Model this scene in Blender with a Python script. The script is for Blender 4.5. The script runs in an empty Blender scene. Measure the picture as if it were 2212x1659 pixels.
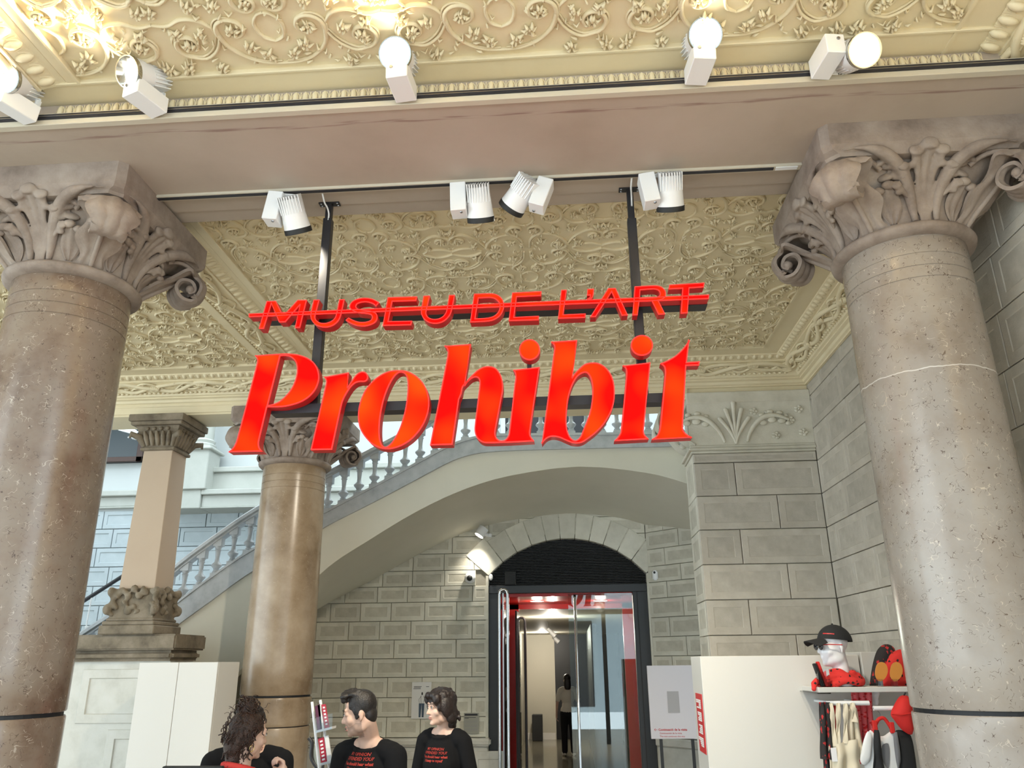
import bpy, bmesh, math, random
import numpy as np
from mathutils import Vector, Matrix
from mathutils.geometry import tessellate_polygon, delaunay_2d_cdt
from mathutils.bvhtree import BVHTree

random.seed(7)
S = bpy.context.scene
COL = S.collection

# ------------------------------------------------------------------ camera, sky, exposure
W, H, F, CAMZ = 2212, 1659, 1697.6, 1.9
YAW, PIT, ROL = [math.radians(a) for a in (-4.0024, 19.4318, 0.5481)]
_f = np.array([math.sin(YAW)*math.cos(PIT), math.cos(YAW)*math.cos(PIT), math.sin(PIT)])
_r = np.array([math.cos(YAW), -math.sin(YAW), 0.0])
_d = -np.cross(_r, _f)
_r2 = math.cos(ROL)*_r + math.sin(ROL)*_d
_d2 = -math.sin(ROL)*_r + math.cos(ROL)*_d
CM = np.array([_r2, _d2, _f])
cam = bpy.data.cameras.new('camera'); cam.sensor_width = 36.0; cam.sensor_fit = 'HORIZONTAL'
cam.lens = F/W*36.0; cam.clip_start = 0.05; cam.clip_end = 200
cam_o = bpy.data.objects.new('camera', cam); COL.objects.link(cam_o)
cam_o.matrix_world = Matrix(((_r2[0], -_d2[0], -_f[0], 0), (_r2[1], -_d2[1], -_f[1], 0), (_r2[2], -_d2[2], -_f[2], CAMZ), (0, 0, 0, 1)))
S.camera = cam_o

wd = bpy.data.worlds.new('World'); S.world = wd; wd.use_nodes = True
wb = wd.node_tree.nodes['Background']; wb.inputs[0].default_value = (0.80, 0.93, 1.0, 1); wb.inputs[1].default_value = 2.2
S.view_settings.view_transform = 'Standard'; S.view_settings.look = 'None'
S.view_settings.gamma = 1.0; S.view_settings.use_curve_mapping = False
S.view_settings.exposure = 1.25

# real-world coordinates of measured points: ray through the measured direction met with a wall, floor or facade plane
def ray(x, y):
    return CM.T @ np.array([(x-W/2)/F, (y-H/2)/F, 1.0])
def onY(x, y, Y): v = ray(x, y); return np.array([0, 0, CAMZ]) + v*(Y/v[1])
def onZ(x, y, Z): v = ray(x, y); return np.array([0, 0, CAMZ]) + v*((Z-CAMZ)/v[2])
def onX(x, y, X): v = ray(x, y); return np.array([0, 0, CAMZ]) + v*(X/v[0])

# ------------------------------------------------------------------ materials
MATS = {}
def _new(name):
    m = bpy.data.materials.new(name); m.use_nodes = True
    nt = m.node_tree; b = nt.nodes['Principled BSDF']; MATS[name] = m
    return m, nt, b
def N(nt, t, **kw):
    n = nt.nodes.new(t)
    for k, v in kw.items():
        if k in n.inputs: n.inputs[k].default_value = v
        else: setattr(n, k, v)
    return n
def c4(c): return (c[0], c[1], c[2], 1)
def plain(name, col, rough=0.5, metal=0.0, emit=None, es=1.0, spec=0.5):
    m, nt, b = _new(name)
    b.inputs['Base Color'].default_value = c4(col); b.inputs['Roughness'].default_value = rough
    b.inputs['Metallic'].default_value = metal; b.inputs['Specular IOR Level'].default_value = spec
    if emit: b.inputs['Emission Color'].default_value = c4(emit); b.inputs['Emission Strength'].default_value = es
    return m
def ramp(nt, stops):
    r = nt.nodes.new('ShaderNodeValToRGB'); e = r.color_ramp.elements
    e[0].position, e[0].color = stops[0][0], c4(stops[0][1]); e[1].position, e[1].color = stops[-1][0], c4(stops[-1][1])
    for p, c in stops[1:-1]:
        q = e.new(p); q.color = c4(c)
    return r
def strokes(name, defs, crack=None):
    """thin curved fossil flecks: broken iso-lines of a noise field; crack = (height, colour)"""
    m = MATS[name]; nt = m.node_tree; L = nt.links; b = nt.nodes['Principled BSDF']; out = b.inputs['Base Color'].links[0].from_socket; tc = N(nt, 'ShaderNodeTexCoord')
    def mix(mask, col, out):
        mx = N(nt, 'ShaderNodeMix', data_type='RGBA'); L.new(mask, mx.inputs[0]); L.new(out, mx.inputs[6]); mx.inputs[7].default_value = c4(col); return mx.outputs[2]
    for (sc, wid, msc, mth, col, off) in defs:
        mp = N(nt, 'ShaderNodeMapping'); mp.inputs['Location'].default_value = (off, off*2, off*3); L.new(tc.outputs['Object'], mp.inputs[0])
        n1 = N(nt, 'ShaderNodeTexNoise', Scale=sc, Detail=0.0); L.new(mp.outputs[0], n1.inputs['Vector']); a = N(nt, 'ShaderNodeMath', operation='SUBTRACT'); a.inputs[1].default_value = 0.5; L.new(n1.outputs['Fac'], a.inputs[0]); ab = N(nt, 'ShaderNodeMath', operation='ABSOLUTE'); L.new(a.outputs[0], ab.inputs[0])
        r1 = N(nt, 'ShaderNodeMapRange'); r1.inputs[1].default_value = wid; r1.inputs[2].default_value = wid*0.5; L.new(ab.outputs[0], r1.inputs[0])
        n2 = N(nt, 'ShaderNodeTexNoise', Scale=msc, Detail=0.0); L.new(mp.outputs[0], n2.inputs['Vector']); r2 = N(nt, 'ShaderNodeMapRange'); r2.inputs[1].default_value = mth; r2.inputs[2].default_value = mth+0.03; L.new(n2.outputs['Fac'], r2.inputs[0])
        mu = N(nt, 'ShaderNodeMath', operation='MULTIPLY'); L.new(r1.outputs[0], mu.inputs[0]); L.new(r2.outputs[0], mu.inputs[1]); out = mix(mu.outputs[0], col, out)
    if crack:
        sp = N(nt, 'ShaderNodeSeparateXYZ'); L.new(tc.outputs['Object'], sp.inputs[0]); n1 = N(nt, 'ShaderNodeTexNoise', Scale=6.0, Detail=3.0); L.new(tc.outputs['Object'], n1.inputs['Vector'])
        a = N(nt, 'ShaderNodeMath', operation='MULTIPLY_ADD'); a.inputs[1].default_value = 0.06; L.new(n1.outputs['Fac'], a.inputs[0]); L.new(sp.outputs[2], a.inputs[2]); d = N(nt, 'ShaderNodeMath', operation='SUBTRACT'); d.inputs[1].default_value = crack[0]+0.03; L.new(a.outputs[0], d.inputs[0]); ab = N(nt, 'ShaderNodeMath', operation='ABSOLUTE'); L.new(d.outputs[0], ab.inputs[0])
        r1 = N(nt, 'ShaderNodeMapRange'); r1.inputs[1].default_value = 0.004; r1.inputs[2].default_value = 0.001; L.new(ab.outputs[0], r1.inputs[0]); out = mix(r1.outputs[0], crack[1], out)
    L.new(out, b.inputs['Base Color'])
def mottled(name, cols, scale=4.0, rough=0.5, bump=0.1, bscale=40.0, rnd=0.0, spec=0.5, detail=8.0, fleck=None, coord='Object'):
    """noise-mottled stone / plaster: cols = list of colours dark..light, rnd = brightness change piece by piece"""
    m, nt, b = _new(name); L = nt.links
    tc = N(nt, 'ShaderNodeTexCoord')
    n1 = N(nt, 'ShaderNodeTexNoise', Scale=scale, Detail=detail, Roughness=0.62)
    L.new(tc.outputs[coord], n1.inputs['Vector'])
    k = len(cols); r = ramp(nt, [(0.3+0.4*i/(k-1), c) for i, c in enumerate(cols)])
    L.new(n1.outputs['Fac'], r.inputs[0]); out = r.outputs[0]
    if fleck:
        for (fs, fth, fc, dist) in fleck:
            nz = N(nt, 'ShaderNodeTexNoise', Scale=fs, Detail=2.0, Roughness=0.5, Distortion=dist); L.new(tc.outputs[coord], nz.inputs['Vector'])
            mr = N(nt, 'ShaderNodeMapRange'); mr.inputs[1].default_value = fth; mr.inputs[2].default_value = fth+0.03
            L.new(nz.outputs['Fac'], mr.inputs[0])
            mx = N(nt, 'ShaderNodeMix', data_type='RGBA'); L.new(mr.outputs[0], mx.inputs[0]); L.new(out, mx.inputs[6]); mx.inputs[7].default_value = c4(fc); out = mx.outputs[2]
    if rnd:
        oi = N(nt, 'ShaderNodeObjectInfo'); hs = N(nt, 'ShaderNodeHueSaturation')
        mr = N(nt, 'ShaderNodeMapRange'); mr.inputs[3].default_value = 1-rnd; mr.inputs[4].default_value = 1+rnd
        L.new(oi.outputs['Random'], mr.inputs[0]); L.new(mr.outputs[0], hs.inputs['Value']); L.new(out, hs.inputs['Color']); out = hs.outputs[0]
    L.new(out, b.inputs['Base Color'])
    b.inputs['Roughness'].default_value = rough; b.inputs['Specular IOR Level'].default_value = spec
    if bump:
        n2 = N(nt, 'ShaderNodeTexNoise', Scale=bscale, Detail=6.0); L.new(tc.outputs[coord], n2.inputs['Vector'])
        bp = N(nt, 'ShaderNodeBump', Strength=bump, Distance=0.01); L.new(n2.outputs['Fac'], bp.inputs['Height']); L.new(bp.outputs[0], b.inputs['Normal'])
    return m
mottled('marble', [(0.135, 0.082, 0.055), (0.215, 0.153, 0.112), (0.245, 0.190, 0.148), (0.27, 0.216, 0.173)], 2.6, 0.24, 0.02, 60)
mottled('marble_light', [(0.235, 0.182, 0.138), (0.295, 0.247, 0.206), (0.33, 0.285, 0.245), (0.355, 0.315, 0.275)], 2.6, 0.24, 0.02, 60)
ST = [(46, 0.020, 27, 0.635, (0.44, 0.365, 0.295), 3.1), (52, 0.020, 30, 0.640, (0.10, 0.068, 0.048), 7.7), (22, 0.006, 12, 0.62, (0.40, 0.33, 0.265), 1.3), (70, 0.026, 40, 0.655, (0.09, 0.06, 0.045), 12.5)]
strokes('marble', ST); strokes('marble_light', [(a_, b_, c_, d_, tuple(1.15*k for k in e_), f_) for a_, b_, c_, d_, e_, f_ in ST], (3.13, (0.62, 0.57, 0.52)))
mottled('marble_ochre', [(0.20, 0.130, 0.072), (0.32, 0.235, 0.155), (0.42, 0.325, 0.23)], 2.6, 0.26, 0.02, 60, detail=8.0)
strokes('marble_ochre', [(46, 0.018, 27, 0.64, (0.40, 0.31, 0.22), 3.1)])
mottled('capital_stone', [(0.17, 0.125, 0.098), (0.28, 0.22, 0.18), (0.36, 0.295, 0.245)], 5.0, 0.75, 0.25, 55)
mottled('pier_stone', [(0.10, 0.078, 0.052), (0.20, 0.16, 0.11), (0.28, 0.23, 0.17)], 6.0, 0.8, 0.3, 60)
mottled('cream_plaster', [(0.71, 0.61, 0.405), (0.77, 0.67, 0.455), (0.81, 0.715, 0.50)], 1.5, 0.6, 0.03, 25)
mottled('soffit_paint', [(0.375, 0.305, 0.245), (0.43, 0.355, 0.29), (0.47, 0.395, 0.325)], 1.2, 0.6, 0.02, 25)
def stain(name, yc, w, col):
    m = MATS[name]; nt = m.node_tree; L = nt.links; b = nt.nodes['Principled BSDF']; src = b.inputs['Base Color'].links[0].from_socket
    tc = N(nt, 'ShaderNodeTexCoord'); sp = N(nt, 'ShaderNodeSeparateXYZ'); L.new(tc.outputs['Object'], sp.inputs[0])
    cx = N(nt, 'ShaderNodeCombineXYZ'); L.new(sp.outputs[0], cx.inputs[0])
    n1 = N(nt, 'ShaderNodeTexNoise', Scale=1.3, Detail=3.0); L.new(cx.outputs[0], n1.inputs['Vector'])
    a = N(nt, 'ShaderNodeMath', operation='MULTIPLY_ADD'); a.inputs[1].default_value = 0.10; a.inputs[2].default_value = -yc-0.05; L.new(n1.outputs['Fac'], a.inputs[0])
    d = N(nt, 'ShaderNodeMath', operation='ADD'); L.new(sp.outputs[1], d.inputs[0]); L.new(a.outputs[0], d.inputs[1]); ab = N(nt, 'ShaderNodeMath', operation='ABSOLUTE'); L.new(d.outputs[0], ab.inputs[0])
    mr = N(nt, 'ShaderNodeMapRange'); mr.inputs[1].default_value = w; mr.inputs[2].default_value = w*0.3; L.new(ab.outputs[0], mr.inputs[0])
    mp = N(nt, 'ShaderNodeMapping'); mp.inputs['Scale'].default_value = (3, 45, 1); L.new(tc.outputs['Object'], mp.inputs[0]); n2 = N(nt, 'ShaderNodeTexNoise', Scale=1.6, Detail=4.0); L.new(mp.outputs[0], n2.inputs['Vector'])
    r2 = N(nt, 'ShaderNodeMapRange'); r2.inputs[1].default_value = 0.44; r2.inputs[2].default_value = 0.60; L.new(n2.outputs['Fac'], r2.inputs[0])
    mu = N(nt, 'ShaderNodeMath', operation='MULTIPLY'); L.new(mr.outputs[0], mu.inputs[0]); L.new(r2.outputs[0], mu.inputs[1]); m2 = N(nt, 'ShaderNodeMath', operation='MULTIPLY'); m2.inputs[1].default_value = 0.75; L.new(mu.outputs[0], m2.inputs[0])
    mx = N(nt, 'ShaderNodeMix', data_type='RGBA'); L.new(m2.outputs[0], mx.inputs[0]); L.new(src, mx.inputs[6]); mx.inputs[7].default_value = c4(col); L.new(mx.outputs[2], b.inputs['Base Color'])
stain('soffit_paint', 3.025, 0.016, (0.22, 0.13, 0.11))
mottled('stone_block', [(0.55, 0.525, 0.435), (0.64, 0.61, 0.515), (0.70, 0.67, 0.575)], 5.0, 0.8, 0.15, 90, rnd=0.10)
mottled('stone_panel', [(0.44, 0.41, 0.33), (0.53, 0.50, 0.41), (0.60, 0.565, 0.475)], 6.0, 0.8, 0.15, 90, rnd=0.10)
mottled('stone_panel_warm', [(0.39, 0.355, 0.295), (0.47, 0.435, 0.37), (0.55, 0.51, 0.44)], 6.0, 0.8, 0.15, 90, rnd=0.08)
mottled('stone_block_warm', [(0.44, 0.40, 0.335), (0.52, 0.48, 0.41), (0.58, 0.54, 0.47)], 5.0, 0.8, 0.15, 90, rnd=0.08)
mottled('mortar', [(0.24, 0.22, 0.18), (0.30, 0.28, 0.23)], 8.0, 0.9, 0.2, 80)
mottled('dado_stone', [(0.50, 0.48, 0.42), (0.60, 0.58, 0.52), (0.64, 0.62, 0.57)], 4.0, 0.55, 0.08, 60)
mottled('stair_marble', [(0.31, 0.33, 0.345), (0.41, 0.43, 0.445), (0.47, 0.49, 0.505)], 7.0, 0.35, 0.03, 60)
mottled('stair_plaster', [(0.60, 0.575, 0.48), (0.65, 0.62, 0.525)], 1.5, 0.7, 0.02, 30)
mottled('hall_stone', [(0.40, 0.41, 0.37), (0.46, 0.47, 0.43)], 3.0, 0.7, 0.05, 50)
mottled('hall_block', [(0.38, 0.43, 0.45), (0.44, 0.49, 0.51)], 4.0, 0.7, 0.05, 50, rnd=0.04)
mottled('hall_wall_paint', [(0.48, 0.505, 0.50), (0.51, 0.535, 0.53)], 1.5, 0.7, 0.0)
mottled('pier_plaster', [(0.47, 0.36, 0.265), (0.50, 0.39, 0.29)], 2.0, 0.75, 0.02, 30)
mottled('floor_stone', [(0.30, 0.25, 0.19), (0.38, 0.33, 0.26)], 2.0, 0.25, 0.02, 30)
plain('white_paint', (0.70, 0.67, 0.62), 0.5)
plain('white_metal', (0.80, 0.80, 0.80), 0.35)
plain('black_metal', (0.018, 0.018, 0.022), 0.45)
plain('dark_frame', (0.030, 0.032, 0.036), 0.4)
plain('louvre_black', (0.045, 0.042, 0.038), 0.45)
plain('chrome', (0.75, 0.75, 0.76), 0.12, 1.0)
plain('steel', (0.35, 0.35, 0.36), 0.35, 1.0)
plain('red_paint', (0.55, 0.012, 0.008), 0.35)
plain('track_dark', (0.05, 0.05, 0.06), 0.35, 0.6)
plain('track_cream', (0.55, 0.50, 0.40), 0.5)
plain('dark_void', (0.008, 0.008, 0.010), 0.6)
plain('rubber_black', (0.012, 0.012, 0.012), 0.6)
def glass(name, tint=(1, 1, 1), base=0.06):
    m = bpy.data.materials.new(name); m.use_nodes = True; MATS[name] = m
    nt = m.node_tree; nt.nodes.clear(); L = nt.links
    o = N(nt, 'ShaderNodeOutputMaterial'); tr = N(nt, 'ShaderNodeBsdfTransparent'); gl = N(nt, 'ShaderNodeBsdfGlossy', Roughness=0.01)
    tr.inputs[0].default_value = c4(tint); fr = N(nt, 'ShaderNodeFresnel', IOR=1.5); ad = N(nt, 'ShaderNodeMath', operation='ADD'); ad.inputs[1].default_value = base
    L.new(fr.outputs[0], ad.inputs[0]); mx = N(nt, 'ShaderNodeMixShader'); L.new(ad.outputs[0], mx.inputs[0]); L.new(tr.outputs[0], mx.inputs[1]); L.new(gl.outputs[0], mx.inputs[2]); L.new(mx.outputs[0], o.inputs[0])
glass('glass', (0.90, 0.97, 0.96), 0.06)
glass('acrylic', (0.95, 0.97, 0.98), 0.02)

# ------------------------------------------------------------------ mesh helpers
class MB:
    def __init__(s): s.v = []; s.f = []
    def add(s, vs, fs):
        o = len(s.v); s.v += [tuple(map(float, p)) for p in vs]; s.f += [tuple(i+o for i in f) for f in fs]; return s
    def box(s, x0, x1, y0, y1, z0, z1):
        return s.add([(x0, y0, z0), (x1, y0, z0), (x1, y1, z0), (x0, y1, z0), (x0, y0, z1), (x1, y0, z1), (x1, y1, z1), (x0, y1, z1)],
                     [(0, 3, 2, 1), (4, 5, 6, 7), (0, 1, 5, 4), (1, 2, 6, 5), (2, 3, 7, 6), (3, 0, 4, 7)])
    def cbox(s, c, d): return s.box(c[0]-d[0]/2, c[0]+d[0]/2, c[1]-d[1]/2, c[1]+d[1]/2, c[2]-d[2]/2, c[2]+d[2]/2)
    def prism(s, loops, fn, w0, w1):
        """polygon (list of loops, first outer) extruded from w0 to w1; fn(u,v,w)->xyz"""
        flat = [p for l in loops for p in l]; n = len(flat)
        if n > 12: return s._prism_cdt(loops, fn, w0, w1)
        tris = tessellate_polygon([[Vector((p[0], p[1], 0)) for p in l] for l in loops])
        vs = [fn(p[0], p[1], w0) for p in flat] + [fn(p[0], p[1], w1) for p in flat]
        fs = [tuple(t) for t in tris] + [tuple(i+n for i in reversed(t)) for t in tris]
        o = 0
        for l in loops:
            m = len(l)
            for i in range(m):
                a, b = o+i, o+(i+1) % m; fs.append((a, b, b+n, a+n))
            o += m
        return s.add(vs, fs)
    def _prism_cdt(s, loops, fn, w0, w1):
        vv = []; ed = []
        for l in loops:
            o = len(vv); m = len(l); vv += [Vector((p[0], p[1])) for p in l]; ed += [(o+i, o+(i+1) % m) for i in range(m)]
            s.add([fn(p[0], p[1], w0) for p in l]+[fn(p[0], p[1], w1) for p in l], [(i, (i+1) % m, m+(i+1) % m, m+i) for i in range(m)])
        r = delaunay_2d_cdt(vv, ed, [], 1, 1e-7); P = r[0]; keep = []
        def inside(x, y):
            c = False
            for l in loops:
                for i in range(len(l)):
                    a, b = l[i-1], l[i]
                    if (a[1] > y) != (b[1] > y) and x < (b[0]-a[0])*(y-a[1])/(b[1]-a[1])+a[0]: c = not c
            return c
        for f in r[2]:
            if inside(sum(P[i].x for i in f)/3, sum(P[i].y for i in f)/3): keep.append(tuple(f))
        s.add([fn(p.x, p.y, w0) for p in P], keep); s.add([fn(p.x, p.y, w1) for p in P], [tuple(reversed(f)) for f in keep])
        return s
    def lathe(s, prof, n=32, c=(0, 0, 0), cap=True, a0=0.0, a1=2*math.pi):
        full = abs(a1-a0-2*math.pi) < 1e-6; k = n if full else n+1; vs = []; fs = []
        for r, z in prof:
            for i in range(k):
                a = a0+(a1-a0)*i/n; vs.append((c[0]+r*math.cos(a), c[1]+r*math.sin(a), c[2]+z))
        for j in range(len(prof)-1):
            for i in range(n if full else n):
                a = j*k+i; b = j*k+(i+1) % k; fs.append((a, b, b+k, a+k))
        if cap and full:
            fs.append(tuple(reversed(range(k)))); o = (len(prof)-1)*k; fs.append(tuple(range(o, o+k)))
        return s.add(vs, fs)
    def tube(s, path, rad, n=8, closed=False, cap=True, flat=None):
        """rad: number or list; flat=(normal, ratio): cross-section squashed along normal"""
        P = [Vector(p) for p in path]; m = len(P); vs = []; fs = []; up = None
        for i in range(m):
            t = (P[(i+1) % m]-P[i-1]) if closed else (P[min(i+1, m-1)]-P[max(i-1, 0)])
            if t.length < 1e-9: t = Vector((0, 0, 1))
            t.normalize()
            if flat: u = Vector(flat[0]); u = (u-t*u.dot(t)); u = u.normalized() if u.length > 1e-6 else t.orthogonal().normalized()
            elif up is None: u = t.orthogonal().normalized()
            else: u = (up-t*up.dot(t)).normalized()
            up = u; w = t.cross(u); r = rad[i] if isinstance(rad, (list, tuple, np.ndarray)) else rad
            for k in range(n):
                a = 2*math.pi*k/n; q = P[i]+u*(math.cos(a)*r*(flat[1] if flat else 1))+w*(math.sin(a)*r); vs.append(q)
        for i in range(m if closed else m-1):
            for k in range(n):
                a = i*n+k; b = i*n+(k+1) % n; c = ((i+1) % m)*n; fs.append((a, b, c+(k+1) % n, c+k))
        if cap and not closed:
            fs.append(tuple(reversed(range(n)))); o = (m-1)*n; fs.append(tuple(range(o, o+n)))
        return s.add(vs, fs)
    def ball(s, c, r, n=10, m=6, R=None):
        rr = (r, r, r) if not isinstance(r, (tuple, list)) else r; vs = []; fs = []
        for j in range(1, m):
            th = math.pi*j/m
            for i in range(n):
                ph = 2*math.pi*i/n; vs.append((rr[0]*math.sin(th)*math.cos(ph), rr[1]*math.sin(th)*math.sin(ph), rr[2]*math.cos(th)))
        top = len(vs); vs.append((0, 0, rr[2])); bot = top+1; vs.append((0, 0, -rr[2]))
        for j in range(m-2):
            for i in range(n): a = j*n+i; b = j*n+(i+1) % n; fs.append((a, a+n, b+n, b))
        for i in range(n): fs.append((top, i, (i+1) % n)); o = (m-2)*n; fs.append((bot, o+(i+1) % n, o+i))
        if R is not None: vs = [tuple(R @ Vector(p)) for p in vs]
        return s.add([(p[0]+c[0], p[1]+c[1], p[2]+c[2]) for p in vs], fs)
    def grid(s, fn, nu, nv, closeu=False):
        vs = [fn(i/(nu if closeu else nu-1), j/(nv-1)) for j in range(nv) for i in range(nu)]; fs = []
        for j in range(nv-1):
            for i in range(nu if closeu else nu-1): a = j*nu+i; b = j*nu+(i+1) % nu; fs.append((a, b, b+nu, a+nu))
        return s.add(vs, fs)
    def sheet(s, fn, nu, nv, th):
        """grid with thickness th along its normal"""
        P = np.array([[fn(i/(nu-1), j/(nv-1)) for i in range(nu)] for j in range(nv)], float)
        du = np.gradient(P, axis=1); dv = np.gradient(P, axis=0); nn = np.cross(du, dv); nn /= (np.linalg.norm(nn, axis=2, keepdims=True)+1e-12)
        Q = P - nn*th; o = nu*nv; vs = [tuple(p) for p in P.reshape(-1, 3)]+[tuple(p) for p in Q.reshape(-1, 3)]; fs = []
        for j in range(nv-1):
            for i in range(nu-1): a = j*nu+i; fs += [(a, a+1, a+1+nu, a+nu), (a+o, a+nu+o, a+1+nu+o, a+1+o)]
        bd = [i for i in range(nu)]+[j*nu+nu-1 for j in range(1, nv)]+[(nv-1)*nu+i for i in range(nu-2, -1, -1)]+[j*nu for j in range(nv-2, 0, -1)]
        for k in range(len(bd)): a, b = bd[k], bd[(k+1) % len(bd)]; fs.append((b, a, a+o, b+o))
        return s.add(vs, fs)
    def xf(s, M, start=0):
        for i in range(start, len(s.v)): s.v[i] = tuple(M @ Vector(s.v[i]))
        return s
    def mesh(s, name, mat=None, smooth=None, bevel=0, bseg=1):
        me = bpy.data.meshes.new(name); me.from_pydata(s.v, [], s.f)
        bm = bmesh.new(); bm.from_mesh(me)
        bmesh.ops.recalc_face_normals(bm, faces=bm.faces)
        if bevel: bmesh.ops.bevel(bm, geom=[e for e in bm.edges if len(e.link_faces) == 2 and e.calc_face_angle(0) > 0.6], offset=bevel, segments=bseg, affect='EDGES', clamp_overlap=True)
        bm.to_mesh(me); bm.free()
        if mat:
            for q in (mat if isinstance(mat, (list, tuple)) else [mat]): me.materials.append(MATS[q])
        if smooth is not None:
            me.polygons.foreach_set('use_smooth', [True]*len(me.polygons))
            if smooth < 180: me.set_sharp_from_angle(angle=math.radians(smooth))
        return me
def link(name, me, parent=None):
    o = bpy.data.objects.new(name, me); COL.objects.link(o)
    if parent is not None: o.parent = parent
    return o
def obj(name, mb, mat, parent=None, smooth=None, bevel=0, bseg=1):
    return link(name, mb.mesh(name, mat, smooth, bevel, bseg), parent)
def tag(o, label=None, cat=None, group=None, kind=None):
    if label: o['label'] = label
    if cat: o['category'] = cat
    if group: o['group'] = group
    if kind: o['kind'] = kind
    return o
def thing(name, label, cat, loc=(0, 0, 0), group=None, rz=0.0):
    o = bpy.data.objects.new(name, None); COL.objects.link(o); o.location = loc; o.rotation_euler = (0, 0, rz); o.empty_display_size = 0.1
    return tag(o, label, cat, group)
def struct(o): o['kind'] = 'structure'; return o
def kids(o): return [c for c in bpy.data.objects if c.parent == o]
def copy_tree(o, parent=None):
    c = o.copy(); COL.objects.link(c); c.parent = parent
    for ch in o.children: copy_tree(ch, c)
    return c
def spline(pts, closed=False, sub=6):
    """Catmull-Rom through points; a point with a third value 1 is a sharp corner"""
    n = len(pts); out = []
    P = [np.array(p[:2], float) for p in pts]; C = [len(p) > 2 and p[2] for p in pts]
    rng = range(n if closed else n-1)
    for i in rng:
        j = (i+1) % n; a, b = P[i], P[j]
        t0 = (b-P[i-1])*0.5 if not (C[i] or (not closed and i == 0)) else (b-a)*0.6
        t1 = (P[(j+1) % n]-a)*0.5 if not (C[j] or (not closed and j == n-1)) else (b-a)*0.6
        L = np.linalg.norm(b-a)
        for t in (t0, t1):
            m = np.linalg.norm(t)
            if m > L: t *= L/m
        k = 1 if (C[i] and C[j]) else sub
        for q in range(k):
            s = q/k; h = ((1+2*s)*(1-s)**2, s*(1-s)**2, s*s*(3-2*s), s*s*(s-1)); out.append(tuple(h[0]*a+h[1]*t0+h[2]*b+h[3]*t1))
    if not closed: out.append(tuple(P[-1]))
    return out
def spline3(pts, sub=6):
    P = [np.array(p, float) for p in pts]; n = len(P); out = []
    for i in range(n-1):
        a, b = P[i], P[i+1]; t0 = (b-P[i-1])*0.5 if i else (b-a)*0.5; t1 = (P[i+2]-a)*0.5 if i+2 < n else (b-a)*0.5
        for q in range(sub):
            s = q/sub; out.append((1+2*s)*(1-s)**2*a+s*(1-s)**2*t0+s*s*(3-2*s)*b+s*s*(s-1)*t1)
    out.append(P[-1]); return out

def remesh(mb, name, mats, vox, smooth_it=6, parent=None, sub=0, keep=None):
    """fuse overlapping solids into one continuous skin"""
    me = bpy.data.meshes.new(name); me.from_pydata(mb.v, [], mb.f); o = bpy.data.objects.new(name, me); COL.objects.link(o)
    bm = bmesh.new(); bm.from_mesh(me); bmesh.ops.recalc_face_normals(bm, faces=bm.faces); bm.to_mesh(me); bm.free()
    m = o.modifiers.new('r', 'REMESH'); m.mode = 'VOXEL'; m.voxel_size = vox
    s = o.modifiers.new('s', 'SMOOTH'); s.factor = 0.5; s.iterations = smooth_it
    dg = bpy.context.evaluated_depsgraph_get(); me2 = bpy.data.meshes.new_from_object(o.evaluated_get(dg)); bpy.data.objects.remove(o); bpy.data.meshes.remove(me)
    me2.materials.clear()
    for q in (mats if isinstance(mats, (list, tuple)) else [mats]): me2.materials.append(MATS[q])
    me2.polygons.foreach_set('use_smooth', [True]*len(me2.polygons)); me2.name = name
    return link(name, me2, parent)
def cap_(mb, a, b, r0, r1, n=12):
    """tapered capsule"""
    a, b = Vector(a), Vector(b); mb.ball(a, r0, n, 8); mb.ball(b, r1, n, 8); mb.tube([a, b], [r0, r1], n)
def ctube(mb, pts, rad, n=12):
    for k in range(len(pts)-1): cap_(mb, pts[k], pts[k+1], rad[k], rad[k+1], n)
# ------------------------------------------------------------------ the setting: floor, ceiling, beams, walls
XW = 2.21          # right wall plane
YB = 6.95          # front of the far beam
ZP = 4.467         # relief panels of the ceiling
struct(obj('floor', MB().box(-12, 6, -6, 24, -0.2, 0), 'floor_stone'))
ceil_o = struct(obj('ceiling', MB().box(-9, 2.6, 0.4, YB+0.2, ZP, ZP+0.3), 'cream_plaster'))

def blockmesh(w, h, d, mat, inset=0.055, rec=0.003, cache={}):
    k = (round(w, 3), round(h, 3), d, mat, inset)
    if k not in cache:
        b = MB(); c = 0.004; i = min(inset, w*0.22, h*0.22)
        def rect(m, z): return [(m, m, z), (w-m, m, z), (w-m, h-m, z), (m, h-m, z)]
        rings = rect(0, -d)+rect(0, -c)+rect(c, 0)+rect(i, 0)+rect(i+0.006, -rec)
        fs = []
        for r in range(4):
            for j in range(4): a = r*4+j; n = r*4+(j+1) % 4; fs.append((a, n, n+4, a+4))
        fs.append((16, 17, 18, 19)); fs.append((3, 2, 1, 0)); b.add(rings, fs); cache[k] = b.mesh('block', [mat, {'stone_block': 'stone_panel', 'stone_block_warm': 'stone_panel_warm'}[mat]] if mat.startswith('stone_block') else mat)
        if mat.startswith('stone_block'): cache[k].polygons[16].material_index = 1
    return cache[k]
def place_blocks(parent, rects, org, ua, va, mat, d=0.05, gap=0.006, name='stone_block', inset=0.055, rec=0.003):
    ua, va = Vector(ua), Vector(va); na = ua.cross(va)
    for (u0, u1, v0, v1) in rects:
        if u1-u0 < 0.02: continue
        o = link(name, blockmesh(u1-u0-gap, v1-v0-gap, d, mat, inset, rec), parent)
        p = Vector(org)+ua*(u0+gap/2)+va*(v0+gap/2)+na*random.uniform(-0.0015, 0.0015)
        o.matrix_local = Matrix(((ua.x, va.x, na.x, p.x), (ua.y, va.y, na.y, p.y), (ua.z, va.z, na.z, p.z), (0, 0, 0, 1)))
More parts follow.
